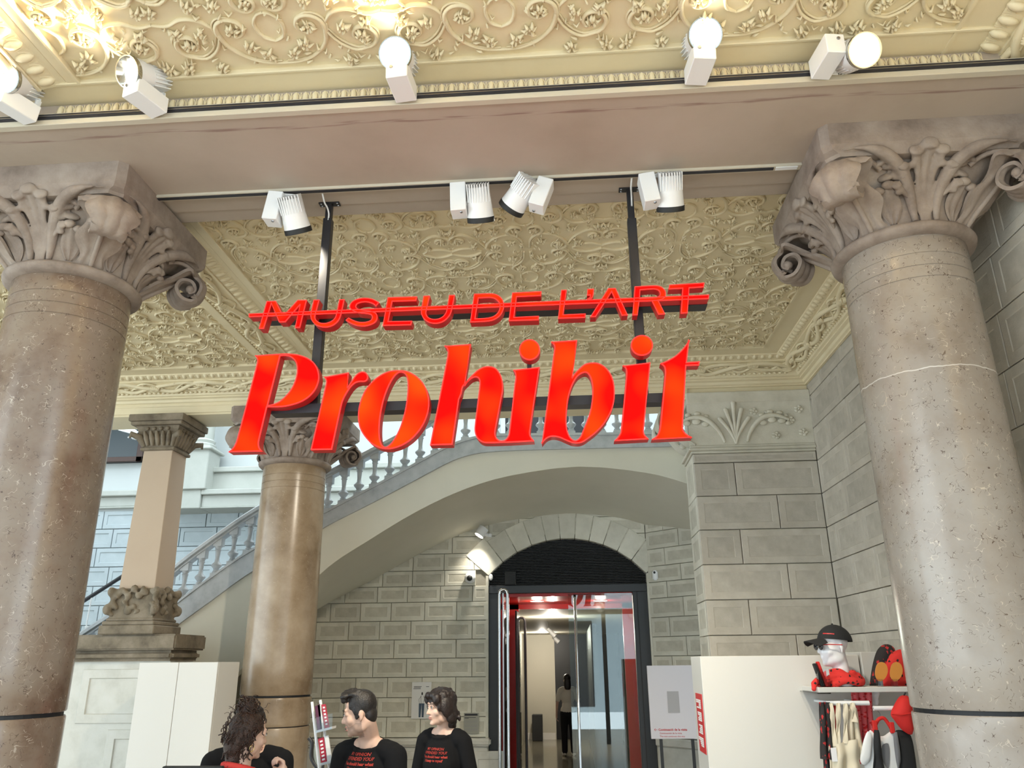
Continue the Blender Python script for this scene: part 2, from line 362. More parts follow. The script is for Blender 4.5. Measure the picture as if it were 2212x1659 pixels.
def courses(zs, u0, u1, w, off=0.0, jit=0.12):
    out = []
    for k in range(len(zs)-1):
        u = u0 - (off+(0.5 if k % 2 else 0.0))*w
        while u < u1-1e-6:
            ww = w*(1+random.uniform(-jit, jit)); a, b = max(u, u0), min(u+ww, u1)
            if u1-b < 0.25*w: b = u1
            if b-a > 0.03: out.append((a, b, zs[k+1], zs[k]))
            u = b if b > u0 else u+ww
            if b >= u1: break
    return out

# right wall
wr = struct(obj('wall_right', MB().box(XW+0.045, XW+0.4, 0.4, 7.5, 0, ZP+0.3), 'mortar'))
zs = [4.432, 4.138, 3.843, 3.549, 3.2545, 2.96, 2.6655, 2.371, 2.0765, 1.782, 1.4875, 1.193, 0.9]
rects = courses(zs, 0, YB-0.4, 0.62, 0.3, 0.25)
place_blocks(wr, [(r[0], r[1], r[2], r[3]) for r in rects], (XW, YB, 0), (0, -1, 0), (0, 0, 1), 'stone_block_warm', d=0.05)
obj('dado', MB().box(XW-0.03, XW+0.05, 0.4, YB, 0, 0.9), 'dado_stone', wr)

# pilaster against the right wall
XP = 1.13
pl = thing('pilaster', 'grey stone block pilaster with a carved capital beside the arched doorway', 'pilaster', (0, 0, 0)); pl['kind'] = 'structure'
obj('core', MB().box(XP+0.03, XW+0.05, YB+0.03, 7.45, 0, 3.64), 'mortar', pl)
zp = [3.549, 3.253, 2.958, 2.663, 2.371, 2.086, 1.782, 1.4875, 1.193, 0.9]
cuts = [1.485, 1.825, 1.476, 1.84, 1.485, 1.84, 1.48, 1.83, 1.48]
rc = [(0, XW-XP, 3.552, 3.637)]
for k in range(len(zp)-1): rc += [(0, cuts[k]-XP, zp[k+1], zp[k]), (cuts[k]-XP, XW-XP, zp[k+1], zp[k])]
place_blocks(pl, rc, (XP, YB, 0), (1, 0, 0), (0, 0, 1), 'stone_block_warm', d=0.05)
place_blocks(pl, [(0, 0.46, z1, z0) for z0, z1 in zip([3.637]+zp[1:-1], zp[1:])], (XP, YB+0.5, 0), (0, -1, 0), (0, 0, 1), 'stone_block', d=0.05)
obj('base', MB().box(XP-0.03, XW, YB-0.04, 7.5, 0, 0.9), 'dado_stone', pl)
b = MB()
for z0, z1, e in ((3.637, 3.66, 0.012), (3.66, 3.685, 0.035), (3.685, 3.71, 0.02)): b.box(XP-e, XW, YB-e, 7.45, z0, z1)
obj('neck_moulding', b, 'stone_block', pl, bevel=0.006)

# cornice with mitred corner: profile (distance from the wall face, height)
PROF = [(0, 4.25), (0.022, 4.25), (0.022, 4.262), (0.040, 4.27), (0.048, 4.292), (0.075, 4.300), (0.075, 4.312), (0.095, 4.318), (0.100, 4.33),
        (0.125, 4.360), (0.165, 4.390), (0.215, 4.408), (0.240, 4.411), (0.240, 4.424), (0.262, 4.426), (0.315, 4.447), (0.318, 4.456),
        (0.455, 4.456), (0.458, 4.446), (0.474, 4.446), (0.478, 4.470), (0, 4.470)]
tb = MB(); n = len(PROF)
tb.add([(-9, YB-s, z) for s, z in PROF]+[(XW-s, YB-s, z) for s, z in PROF], [(i, (i+1) % n, (i+1) % n+n, i+n) for i in range(n)])
corn_far = struct(obj('trim_1', tb, 'cream_plaster', smooth=30))
tb = MB()
tb.add([(XW-s, 3.97, z) for s, z in PROF]+[(XW-s, YB-s, z) for s, z in PROF], [(i, (i+1) % n, (i+1) % n+n, i+n) for i in range(n)])
tb.add([(XW-s, 0.4, z) for s, z in PROF]+[(XW-s, 2.98, z) for s, z in PROF], [(i, (i+1) % n, (i+1) % n+n, i+n) for i in range(n)])
corn_right = struct(obj('trim_2', tb, 'cream_plaster', smooth=30))

# far beam
fb = MB(); fb.box(-9, XW, YB, 7.36, 4.15, 4.75)
beam_far = struct(obj('beam_far', fb, 'cream_plaster'))
f2 = MB(); f2.box(-9, 1.13, YB-0.016, YB, 4.168, 4.25); f2.box(-9, 1.13, YB-0.026, YB, 4.232, 4.25)
obj('fascia', f2, 'cream_plaster', beam_far, bevel=0.003)
obj('upper_wall', MB().box(-9, XW+0.4, YB, 7.36, 4.75, 6.5), 'hall_wall_paint', beam_far)

# front beam with stepped back edge
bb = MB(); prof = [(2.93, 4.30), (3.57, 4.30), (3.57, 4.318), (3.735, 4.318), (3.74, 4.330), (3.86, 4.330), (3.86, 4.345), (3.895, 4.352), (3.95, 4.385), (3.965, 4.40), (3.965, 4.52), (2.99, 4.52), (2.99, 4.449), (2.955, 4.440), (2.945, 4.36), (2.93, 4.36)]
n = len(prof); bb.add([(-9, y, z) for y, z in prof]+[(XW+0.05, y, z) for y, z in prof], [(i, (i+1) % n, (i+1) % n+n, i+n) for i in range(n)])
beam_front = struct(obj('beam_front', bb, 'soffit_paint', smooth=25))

# flat frames and bead lines around the relief panels; dividing strip between the two bays
XR, XL = 1.752, -2.20
fr = MB()
fr.box(-9, XW-0.3, 2.832, 2.992, 4.452, 4.47)               # along the front of the front beam
fr.box(-9, XW-0.3, 2.818, 2.834, 4.444, 4.47)
for y0, y1 in ((0.4, 2.832), (3.965, YB-0.455)):
    fr.box(XL-0.055, XL, y0, y1, 4.449, 4.47); fr.box(XL-0.006, XL+0.010, y0, y1, 4.441, 4.47)
    fr.box(-2.695, -2.655, y0, y1, 4.435, 4.47); fr.box(-2.655, -2.60, y0, y1, 4.418, 4.47); fr.box(-2.60, -2.385, y0, y1, 4.432, 4.47)
    fr.box(-2.40, -2.38, y0, y1, 4.420, 4.47)
    fr.add([(-2.38, y0, 4.428), (-2.29, y0, 4.452), (-2.255, y0, 4.452), (-2.255, y0, 4.47), (-2.38, y0, 4.47),
            (-2.38, y1, 4.428), (-2.29, y1, 4.452), (-2.255, y1, 4.452), (-2.255, y1, 4.47), (-2.38, y1, 4.47)],
           [(0, 1, 6, 5), (1, 2, 7, 6), (2, 3, 8, 7), (3, 4, 9, 8), (4, 0, 5, 9), (0, 4, 3, 2, 1), (5, 6, 7, 8, 9)])
trim_strip = struct(obj('trim_3', fr, 'cream_plaster', bevel=0.003))

# back wall with arched doorway
YK = 9.5
DX0, DX1, SPR, AZ, AR, AR2 = -0.967, 0.889, 2.86, 2.05, 1.232, 1.535
DXC = (DX0+DX1)/2
wk = MB()
TOPL = [(-4.2, 2.10), (-2.986, 2.64), (-2.386, 2.93), (-1.835, 3.22), (-1.277, 3.47), (-0.714, 3.61), (0.015, 3.68), (0.568, 3.63), (0.92, 3.53), (2.4, 3.40)]
ftop = lambda x: float(np.interp(x, [p[0] for p in TOPL], [p[1] for p in TOPL]))
wk.prism([[(-4.2, 0), (DX0-0.02, 0), (DX0-0.02, ftop(DX0))]+[p for p in TOPL[::-1] if p[0] < DX0]], lambda u, v, w: (u, w, v), YK+0.03, YK+0.3); wk.box(DX1+0.02, 2.4, YK+0.03, YK+0.5, 0, 3.45)
arc = [(DXC+AR*1.02*math.cos(a), AZ+AR*1.02*math.sin(a)) for a in np.linspace(math.radians(139.5), math.radians(40.5), 25)]
wk.prism([[(DX0-0.02, ftop(DX0)), (DX0-0.02, SPR)]+arc+[(DX1+0.02, SPR), (DX1+0.02, 3.53), (0.568, 3.63), (0.015, 3.68), (-0.714, 3.61)]], lambda u, v, w: (u, w, v), YK+0.03, YK+0.5)
wall_back = struct(obj('wall_back', wk, 'mortar'))
zb = [3.73, 3.53, 3.325, 3.125, 2.928, 2.747, 2.566, 2.355, 2.145, 1.94, 1.736, 1.52, 1.317, 1.104]
rects = []
for k in range(len(zb)-1):
    z0, z1 = zb[k+1], zb[k]; zm = (z0+z1)/2
    lim = DX0
    if z1 > SPR+0.02:
        lim = DXC-math.sqrt((AR2-0.20)**2-(zm-AZ)**2) if zm-AZ < AR2-0.20 else DXC
        rects.append((2*DXC-lim+4.2, 0.905+4.2, z0, z1))
    u = lim-(0.19 if k % 2 else 0.375)
    e = lim
    while e > -3.7:
        rects.append((max(u, -3.7)+4.2, e+4.2, z0, z1)); e = u; u -= 0.378*(1+random.uniform(-.06, .06))
rects = [r for r in rects if r[2] < ftop((r[0]+r[1])/2-4.2)]
place_blocks(wall_back, rects, (-4.2, YK, 0), (1, 0, 0), (0, 0, 1), 'stone_block', d=0.05, inset=0.05, rec=0.004)
# voussoirs
def wedge(a0, a1, r0, r1, d):
    q = MB(); c = 0.004; pts = []
    for rr, aa in ((r0, a0), (r1, a0), (r1, a1), (r0, a1)): pts.append((DXC+rr*math.cos(aa), AZ+rr*math.sin(aa)))
    if a0 < math.pi/2 < a1: pass
    q.prism([pts], lambda u, v, w: (u, w, v), YK-0.006, YK+d); return q
aa = np.radians([41, 51.5, 60.5, 69, 77, 85, 93, 101, 109.5, 118.5, 128, 139])
for i in range(len(aa)-1):
    obj('voussoir', wedge(aa[i]+0.0022, aa[i+1]-0.0022, AR, AR2+(0.06 if i in (0, len(aa)-2) else 0), 0.45), 'stone_block', wall_back, bevel=0.004)
# springer filler and jamb faces
for sx, x0, x1 in ((1, DX0-0.03, DX0), (-1, DX1, DX1+0.03)):
    obj('jamb', MB().box(x0, x1, YK, YK+0.4, 0, SPR), 'stone_block', wall_back)
# dado along the back wall
dz = 1.104
db = MB(); db.box(-4.2, DX0-0.01, YK-0.03, YK+0.05, 0, dz-0.09)
obj('dado', db, 'dado_stone', wall_back)
obj('dado_cap', MB().box(-4.2, DX0+0.03, YK-0.085, YK+0.05, dz-0.085, dz-0.005), 'dado_stone', wall_back, bevel=0.02, bseg=3)
place_blocks(wall_back, [(u, u+0.42, 0.12, dz-0.12) for u in np.arange(0.0, 3.2, 0.43)], (-4.2+0.02, YK-0.045, 0), (1, 0, 0), (0, 0, 1), 'dado_stone', d=0.02, gap=0.03, name='dado_panel', inset=0.08, rec=0.012)
# splayed wall right of the doorway
SA, SB = Vector((0.905, YK, 0)), Vector((1.50, 8.93, 0)); ud = (SB-SA); sl = ud.length; ud.normalize(); nd = ud.cross(Vector((0, 0, 1)))
ws = MB(); q = [SA-nd*0.03, SB-nd*0.03, SB-nd*0.3, SA-nd*0.3]
ws.add([(p.x, p.y, 0) for p in q]+[(p.x, p.y, 3.6) for p in q], [(0, 1, 5, 4), (1, 2, 6, 5), (2, 3, 7, 6), (3, 0, 4, 7), (0, 3, 2, 1), (4, 5, 6, 7)])
wall_splay = struct(obj('wall_splay', ws, 'mortar'))
rects = []
for k in range(len(zb)-1):
    c = (0.26 if k % 2 else 0.47)
    rects += [(0, c, zb[k+1], zb[k]), (c, sl, zb[k+1], zb[k])]
place_blocks(wall_splay, rects, tuple(SA), tuple(ud), (0, 0, 1), 'stone_block', d=0.04, inset=0.04)
q = MB(); q.box(0, sl, -0.02, 0.03, 0, dz-0.09); q.box(0, sl, -0.06, 0.03, dz-0.085, dz-0.005)
ang = math.atan2(ud.y, ud.x); q.xf(Matrix.Translation(SA) @ Matrix.Rotation(ang, 4, 'Z')); obj('dado', q, 'dado_stone', wall_splay, bevel=0.01)

# hall beyond: far wall, ledge, plinths
YH = 12.0
wh = struct(obj('wall_hall', MB().box(-12, -1.35, YH+0.05, YH+0.4, 0, 4.15).box(1.25, 8, YH+0.05, YH+0.4, 0, 4.15).box(-1.35, 1.25, YH+0.05, YH+0.4, 2.7, 4.15).box(-12, 8, YH+0.02, YH+0.4, 4.15, 6.8), 'hall_wall_paint'))
wh.data.materials.append(MATS['hall_wall_paint'])
rects = courses([4.22, 3.93, 3.635, 3.34, 3.05, 2.76, 2.47, 2.18, 1.89, 1.6, 1.3, 1.0], 0, 6.0, 0.56, 0.2, 0.08)
place_blocks(wh, rects, (-9.0, YH, 0), (1, 0, 0), (0, 0, 1), 'hall_block', d=0.05, gap=0.012, inset=0.06, rec=0.012)
b = MB()
for z0, z1, e in ((4.25, 4.28, 0.05), (4.28, 4.44, 0.03), (4.44, 4.53, 0.10)): b.box(-12, -6.25, YH-e, YH+0.06, z0, z1)
obj('ledge', b, 'hall_stone', wh, bevel=0.012)
b = MB()
for z0, z1, e in ((4.14, 4.16, 0.45), (4.16, 4.35, 0.42), (4.35, 4.43, 0.47), (4.43, 4.74, 0.25), (4.74, 4.82, 0.30)): b.box(-5.60, -1.5, YH-e, YH+0.06, z0, z1)
b.box(-6.2, -5.6, YH-0.47, YH+0.06, 4.14, 4.43)
obj('stepped_parapet', b, 'hall_stone', wh, bevel=0.012)
hc = thing('hall_column', 'pale stone column on a square pedestal in the bright stair hall', 'column', (-5.74, YH-0.3, 4.43)); hc['kind'] = 'structure'
obj('pedestal', MB().box(-0.21, 0.21, -0.21, 0.21, 0, 0.70).box(-0.26, 0.26, -0.26, 0.26, 0.62, 0.66), 'hall_stone', hc, bevel=0.012)
obj('shaft', MB().lathe([(0.19, 0.70), (0.20, 0.73), (0.17, 0.76), (0.185, 0.80), (0.15, 0.83), (0.145, 2.3)], 24), 'hall_stone', hc, smooth=40)
# upper hall window
w1 = struct(link('window_1', MB().box(-7.6, -6.84, YH-0.05, YH+0.02, 5.0, 6.4).mesh('window_1', 'dark_void')))
plain('window_wood', (0.05, 0.02, 0.012), 0.4); plain('window_glass', (0.012, 0.022, 0.026), 0.25)
b = MB()
for x0, x1, z0, z1 in ((-7.6, -7.52, 5.0, 6.4), (-6.94, -6.84, 5.0, 6.4), (-7.6, -6.84, 5.0, 5.08)): b.box(x0, x1, YH-0.1, YH-0.04, z0, z1)
obj('window_frame', b, 'window_wood', w1, bevel=0.006)
obj('pane', MB().box(-7.52, -6.94, YH-0.07, YH-0.06, 5.08, 6.4), 'window_glass', w1)
# dark openings behind the landing balustrade
d2 = struct(obj('door_2', MB().box(-0.95, 0.30, YH-0.02, YH+0.03, 4.3, 6.4), 'dark_void'))
obj('door_frame', MB().box(-1.02, -0.95, YH-0.06, YH+0.02, 4.3, 6.4).box(0.30, 0.37, YH-0.06, YH+0.02, 4.3, 6.4).box(-0.2, -0.1, YH-0.05, YH+0.02, 4.3, 6.4), 'hall_wall_paint', d2)
struct(obj('wall_left', MB().box(-12.2, -12, 6, 12.4, 0, 6.8), 'hall_wall_paint'))
rf = MB(); rf.box(-12.2, 8, 7.36, 8.3, 6.8, 7.0); rf.box(-12.2, 8, 11.4, 12.4, 6.8, 7.0); rf.box(-12.2, -9, 8.3, 11.4, 6.8, 7.0); rf.box(3, 8, 8.3, 11.4, 6.8, 7.0)  # unseen roof around a skylight gap, added to reduce daylight in the hall
struct(obj('ceiling_hall_blocker', rf, 'hall_wall_paint')); struct(obj('wall_hall_blocker', MB().box(4, 4.2, 7.4, 12, 0, 6.8), 'hall_wall_paint'))  # side wall also out of view, added to close the hall against daylight
# street side behind the viewer: slim glazed shopfront frame and the pale building across the street
sf = struct(thing('window_2', None, None))
for x in (-7.5, -5.0, -2.6, -0.9, 0.8, 2.4): obj('mullion', MB().box(x-0.05, x+0.05, -1.66, -1.54, 0, 4.4), 'dark_frame', sf)
obj('transom', MB().box(-9, 2.6, -1.66, -1.54, 3.0, 3.12), 'dark_frame', sf)
fb_ = MB(); fb_.box(-14, 10, -14.5, -14, 0, 11)
wf = struct(obj('wall_street', fb_, 'hall_block'))
for k in range(8):
    x = -12+k*2.9
    obj('street_window', MB().box(x, x+1.2, -14.0, -13.97, 0.2, 3.4), 'dark_void', wf); obj('street_window', MB().box(x, x+1.2, -14.0, -13.97, 4.8, 7.4), 'dark_void', wf); obj('street_lintel', MB().box(x-0.2, x+1.4, -14.0, -13.8, 3.5, 3.7), 'hall_stone', wf)
# ------------------------------------------------------------------ columns with carved capitals
def bell(th, t, off=0.0):
    e = 0.298+0.02*t+0.135*max(t-0.15, 0)**1.9; p = 2+5*t*t
    r = e/((abs(math.cos(th))**p+abs(math.sin(th))**p)**(1/p))+off
    return (r*math.cos(th), r*math.sin(th), 0.30*t)
def bell_pt(u, t, off=0.0):      # u: angle from the middle of the face that looks to -Y
    return bell(-math.pi/2+u, t, off)
def fused(b, name, mat, vox=0.0065, it=5):
    o = remesh(b, name, mat, vox, it); me = o.data; bpy.data.objects.remove(o); return me
def capital_meshes(mat):
    M = {}
    b = MB(); b.grid(lambda a, t: bell(2*math.pi*a, t), 64, 14, closeu=True); M['bell'] = b.mesh('bell', mat, 60)
    # abacus with clipped corners and a thin lower bed
    b = MB(); a, c = 0.488, 0.035
    oct_ = lambda h, k: [(-h+k, -h), (h-k, -h), (h, -h+k), (h, h-k), (h-k, h), (-h+k, h), (-h, h-k), (-h, -h+k)]
    rings = [(0.455, 0.05, 0.285), (0.462, 0.05, 0.30), (0.474, c, 0.315), (a, c, 0.335), (a, c, 0.45)]
    vs = [(x, y, z) for h, k, z in rings for x, y in oct_(h, k)]; fs = [tuple(range(8))[::-1], tuple(range(32, 40))]
    for r in range(4):
        for i in range(8): fs.append((r*8+i, r*8+(i+1) % 8, r*8+8+(i+1) % 8, r*8+8+i))
    b.add(vs, fs); M['abacus'] = b.mesh('abacus', mat)
    b = MB(); b.lathe([(0.29, -0.055), (0.318, -0.05), (0.335, -0.035), (0.340, -0.018), (0.330, -0.003), (0.30, 0.004)], 56, cap=False); M['astragal'] = b.mesh('astragal', mat, 60)
    # palmette in the middle of each face: stems fanning out, ending in rounded lobes
    b = MB()
    for k, (u1, t1, r, s) in enumerate([(0, 1.10, 0.017, 0.034), (0.13, 0.98, 0.015, 0.030), (-0.13, 0.98, 0.015, 0.030), (0.27, 0.80, 0.013, 0.026), (-0.27, 0.80, 0.013, 0.026), (0.36, 0.55, 0.011, 0.024), (-0.36, 0.55, 0.011, 0.024)]):
        sg = 1 if u1 >= 0 else -1; path = []; rad = []
        for i in range(13):
            q = i/12; u = 0.02*k*0+u1*(q**1.5)+0.05*sg*(1-q)*(0 if u1 == 0 else 1); t = t1*q**0.85
            path.append(bell_pt(u, min(t, 1.06), 0.006+0.045*q**2)); rad.append(r*(0.8+0.35*q)+(s-r)*max(0, q-0.7)/0.3*math.sin(min(1, (1-q)/0.28+0.35)*math.pi/2))
        b.tube(path, rad, 8, flat=((0, -1, 0.25), 0.75))
        e = Vector(path[-1]); b.ball(e+Vector((0, -0.006, -0.004)), (s*1.25, s*0.55, s*1.0), 10, 6)
        if k > 0:
            e2 = Vector(path[-3]); b.ball(e2+Vector((sg*0.024, -0.004, -0.008)), (s*0.8, s*0.6, s*0.6), 8, 5)
    for sg in (-1, 1): b.ball(Vector(bell_pt(0.055*sg, 1.03, 0.05)), (0.022, 0.02, 0.024), 8, 5)
    M['palmette'] = fused(b, 'palmette', mat)
    # big stems that sweep from the foot of the face out to the corner scrolls
    for sg in (-1, 1):
        b = MB(); path = []; rad = []
        for i in range(17):
            q = i/16; u = sg*(0.16+0.05*q+0.48*q**2.2); t = 0.02+1.0*math.sin(q*math.pi*0.56); path.append(bell_pt(u, t, 0.010+0.09*q**2)); rad.append((0.014+0.017*math.sin(q*math.pi)+0.006*q)*(1 if q < 0.75 else max(0.25, (1-q)/0.25)))
        b.tube(path, rad, 8)
        for (uu, tt, ss) in ((0.30, 0.74, 0.050), (0.38, 0.88, 0.046), (0.36, 0.56, 0.042), (0.45, 0.72, 0.040), (0.50, 0.90, 0.036)):
            R = Matrix.Rotation(sg*uu*1.2, 3, 'Z') @ Matrix.Rotation(-0.5, 3, 'X'); b.ball(bell_pt(sg*uu, tt, 0.012), (ss, ss*0.42, ss*0.75), 10, 6, R)
        M['stem', sg] = fused(b, 'stem', mat)
    # corner leaf rolled into a scroll
    prof = spline3([(0.305, 0, 0.00), (0.350, 0, 0.05), (0.425, 0, 0.115), (0.515, 0, 0.190), (0.590, 0, 0.245), (0.645, 0, 0.235), (0.672, 0, 0.165), (0.635, 0, 0.095), (0.565, 0, 0.085), (0.525, 0, 0.135), (0.545, 0, 0.185), (0.595, 0, 0.19), (0.615, 0, 0.15), (0.585, 0, 0.130)], 5)
    m = len(prof); wid = np.interp(np.linspace(0, 1, m), [0, 0.15, 0.32, 0.45, 0.55, 1], [0.055, 0.085, 0.125, 0.095, 0.082, 0.070])
    tng = Vector((1, 1, 0)).normalized(); rad_ = Vector((1, -1, 0)).normalized()
    def leaf(u, v):
        i = v*(m-1); k = min(int(i), m-2); f = i-k; p = prof[k]*(1-f)+prof[k+1]*f; w = wid[k]*(1-f)+wid[k+1]*f
        lob = 1+0.22*math.sin(v*46)*(1 if v < 0.5 else 0.0); s = (u-0.5)*2
        rr = p[0]-0.045*(s*s)*(1 if v < 0.55 else 0.2)+0.006*math.cos(s*9.5); q = rad_*rr+tng*(s*w*lob); return (q.x, q.y, p[2]-(0.02*s*s if v < 0.5 else 0))
    b = MB(); b.sheet(leaf, 21, m, 0.018)
    for s in (-1, 1):
        b.ball(rad_*0.585+tng*(s*0.060)+Vector((0, 0, 0.150)), (0.026, 0.026, 0.026), 10, 6)
        b.tube([rad_*(0.42+0.16*k/6)+tng*s*(0.13-0.03*k/6)+Vector((0, 0, 0.245+0.03*math.sin(k/6*3))) for k in range(7)], 0.014, 6)
    b.tube([rad_*0.312+Vector((0, 0, 0.0)), rad_*0.360+Vector((0, 0, 0.052)), rad_*0.432+Vector((0, 0, 0.115)), rad_*0.522+Vector((0, 0, 0.190)), rad_*0.60+Vector((0, 0, 0.238))], [0.012, 0.014, 0.014, 0.012, 0.007], 7)
    M['corner_leaf'] = b.mesh('corner_leaf', mat, 65)
    # hooded leaf low between face and corner
    for sg in (-1, 1):
        b = MB()
        def hood(u, v): s = (u-0.5)*2; q = bell_pt(sg*0.46+s*0.15*math.sin(v*2.4+0.35), 0.05+0.52*v, 0.006+0.055*v*v*(1-0.5*s*s)+0.006*math.cos(s*8)); return q
        b.sheet(hood, 9, 9, 0.012)
        b.ball(bell_pt(sg*0.43, 0.56, 0.052), (0.035, 0.02, 0.022), 8, 5); b.ball(bell_pt(sg*0.54, 0.50, 0.050), (0.028, 0.02, 0.020), 8, 5)
        M['hood_leaf', sg] = b.mesh('hood_leaf', mat, 65)
    return M
CAPM = capital_meshes('capital_stone')
def make_column(x, y, drop, mat, label):
    t = thing('column', label, 'column', (x, y, 0)); t['kind'] = 'thing'
    zc = 3.85-drop
    cap = link('capital', CAPM['bell'], t); cap.location = (0, 0, zc)
    for k in ('abacus', 'astragal'): link(k, CAPM[k], cap)
    for k in ('palmette', ('stem', 1), ('stem', -1), 'corner_leaf', ('hood_leaf', 1), ('hood_leaf', -1)):
        for r in range(4): link(k if isinstance(k, str) else k[0], CAPM[k], cap).rotation_euler = (0, 0, r*math.pi/2)
    g = lambda z, r, d=0.004, w=0.004: [(r, z-w), (r-d, z-w*0.5), (r-d, z+w*0.5), (r, z+w)]
    R = lambda z: 0.304-0.014*max(0, (z-1.7)/2.1)
    ring = 1.69 if drop == 0 else 1.635
    def drum(z0, z1, gr): 
        p = [(R(z0)-0.004, z0), (R(z0), z0+0.006)]
        for z in gr: p += g(z, R(z))
        for k in range(1, 9):
            zz = z0+(z1-z0)*k/9
            if all(abs(zz-q) > 0.03 for q in gr): p.append((R(zz), zz))
        p = sorted(p, key=lambda q: q[1]) + [(R(z1), z1-0.006), (R(z1)-0.004, z1)]
        return p
    obj('shaft', MB().lathe(drum(ring+0.009, zc-0.05, [3.70-drop, 3.635-drop, 3.575-drop]), 64), mat, t, smooth=35)
    obj('ring_joint', MB().lathe([(0.292, ring-0.012), (0.292, ring+0.012)], 48), 'dark_void', t)
    if drop:
        obj('drum', MB().lathe(drum(1.40, ring-0.009, []), 64), mat, t, smooth=35); obj('ring_joint', MB().lathe([(0.292, 1.38), (0.292, 1.41)], 48), 'dark_void', t)
        obj('drum', MB().lathe(drum(0.55, 1.392, []), 64), mat, t, smooth=35)
    else: obj('drum', MB().lathe(drum(0.55, ring-0.009, []), 64), mat, t, smooth=35)
    obj('base', MB().lathe([(0.43, 0.30), (0.45, 0.34), (0.43, 0.40), (0.36, 0.43), (0.35, 0.47), (0.37, 0.50), (0.33, 0.54), (0.31, 0.56)], 48).box(-0.46, 0.46, -0.46, 0.46, 0, 0.30), mat, t, smooth=40)
    return t
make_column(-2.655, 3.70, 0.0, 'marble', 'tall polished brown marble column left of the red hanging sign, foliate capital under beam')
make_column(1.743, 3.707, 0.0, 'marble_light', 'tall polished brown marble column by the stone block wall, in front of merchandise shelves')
make_column(-2.594, 7.2, 0.15, 'marble_ochre', 'distant ochre marble column behind the letters of the red sign, below staircase')

# carved capital of the pilaster
pc = link('capital', MB().box(XP+0.02, XW, YB+0.0, 7.40, 3.71, 4.095).mesh('capital', 'stone_block'), pl)
obj('abacus', MB().box(XP-0.02, XW, YB-0.05, 7.45, 4.095, 4.20), 'stone_block', pc, bevel=0.006)
def pil_face(u, v):
    x = XP-0.02+(XW-XP+0.02)*u; return (x, YB-0.005-0.035*v**3, 3.71+0.385*v)
b = MB(); b.sheet(pil_face, 12, 8, 0.03); obj('face', b, 'stone_block', pc, smooth=60)
b = MB(); px = lambda x, v, o=0.0: (x, YB-0.010-0.035*v**3-o, 3.71+0.385*v)
for x1, v1, s in ((0, 0.97, 0.022), (0.07, 0.82, 0.019), (-0.07, 0.82, 0.019), (0.13, 0.62, 0.016), (-0.13, 0.62, 0.016)):
    path = [px(1.52+x1*q**1.5, v1*q, 0.006+0.012*q) for q in np.linspace(0.02, 1, 9)]; b.tube(path, [0.010+0.010*q for q in np.linspace(0, 1, 9)], 7); b.ball(path[-1], (s*1.1, 0.018, s), 8, 5)
obj('palmette', b, 'stone_block', pc, smooth=70)
for sg, x0 in ((1, 1.60), (-1, 1.44)):
    b = MB(); path = [px(x0+sg*(0.02+0.38*q**1.4), 0.05+0.62*math.sin(q*2.2), 0.008+0.012*q) for q in np.linspace(0, 1, 13)]
    b.tube(path, [0.010+0.014*math.sin(q*3.1) for q in np.linspace(0, 1, 13)], 7)
    for q, s in ((0.5, 0.035), (0.68, 0.042), (0.86, 0.038), (0.97, 0.028)):
        x = x0+sg*(0.02+0.38*q**1.4); b.ball(px(x+0.015*sg, 0.05+0.62*math.sin(q*2.2)-0.10, 0.008), (s, 0.016, s*0.7), 9, 5); b.ball(px(x, 0.05+0.62*math.sin(q*2.2)+0.09, 0.006), (s*0.8, 0.014, s*0.5), 9, 5)
    obj('leaf', b, 'stone_block', pc, smooth=70)
for (x, v) in ((1.83, 0.72), (1.88, 0.20), (2.02, 0.55), (1.70, 0.78), (2.10, 0.80), (2.12, 0.25)):
    b = MB()
    for k in range(5): a = k*1.2566; b.ball(px(x+0.024*math.cos(a), v+0.06*math.sin(a), 0.004), (0.020, 0.012, 0.015), 8, 5)
    b.ball(px(x, v, 0.012), 0.011, 8, 5); obj('rosette', b, 'stone_block', pc, smooth=70)
b = MB(); prof2 = spline3([(XP+0.05, 7.1, 3.72), (XP-0.06, 7.1, 3.80), (XP-0.17, 7.1, 3.97), (XP-0.22, 7.1, 4.05), (XP-0.27, 7.1, 4.0), (XP-0.28, 7.1, 3.90), (XP-0.22, 7.1, 3.86), (XP-0.18, 7.1, 3.93), (XP-0.21, 7.1, 3.97)], 4)
for yy in (YB+0.06, YB+0.36):
    b.sheet(lambda u, v: (lambda p: (p[0]+0.02*math.cos((u-0.5)*6), yy+(u-0.5)*0.17, p[2]))(prof2[int(round(v*(len(prof2)-1)))]), 9, len(prof2), 0.016)
    for k in range(4): b.ball((XP-0.04-0.05*k, yy-0.09, 3.78+0.06*k), (0.035, 0.03, 0.03), 8, 5)
obj('scroll_leaf', b, 'stone_block', pc, smooth=70)
# ------------------------------------------------------------------ plaster ornament: egg-and-dart, leaf friezes, relief panels
def egg_mesh(p, w, h):
    b = MB(); n = 8
    b.ball((0, 0, 0), (p*0.30, w*0.50, h), 8, 4)
    path = [(p*0.43*math.cos(a), w*0.10+w*0.56*math.sin(a)*(-1), h*0.25) for a in np.linspace(0, math.pi, 7)]
    b.tube(path, p*0.065, 4); b.tube([(p*0.5, w*0.4, h*0.2), (p*0.5, -w*0.45, h*0.2)], [p*0.02, p*0.07], 4)
    return b.mesh('egg', 'cream_plaster', 60)
def lay(parent, me, pts, ax, ay, name='egg'):
    ax, ay = Vector(ax).normalized(), Vector(ay).normalized(); az = ax.cross(ay)
    for p in pts:
        o = link(name, me, parent); o.matrix_local = Matrix(((ax.x, ay.x, az.x, p[0]), (ax.y, ay.y, az.y, p[1]), (ax.z, ay.z, az.z, p[2]), (0, 0, 0, 1)))
e1 = egg_mesh(0.068, 0.055, 0.013)
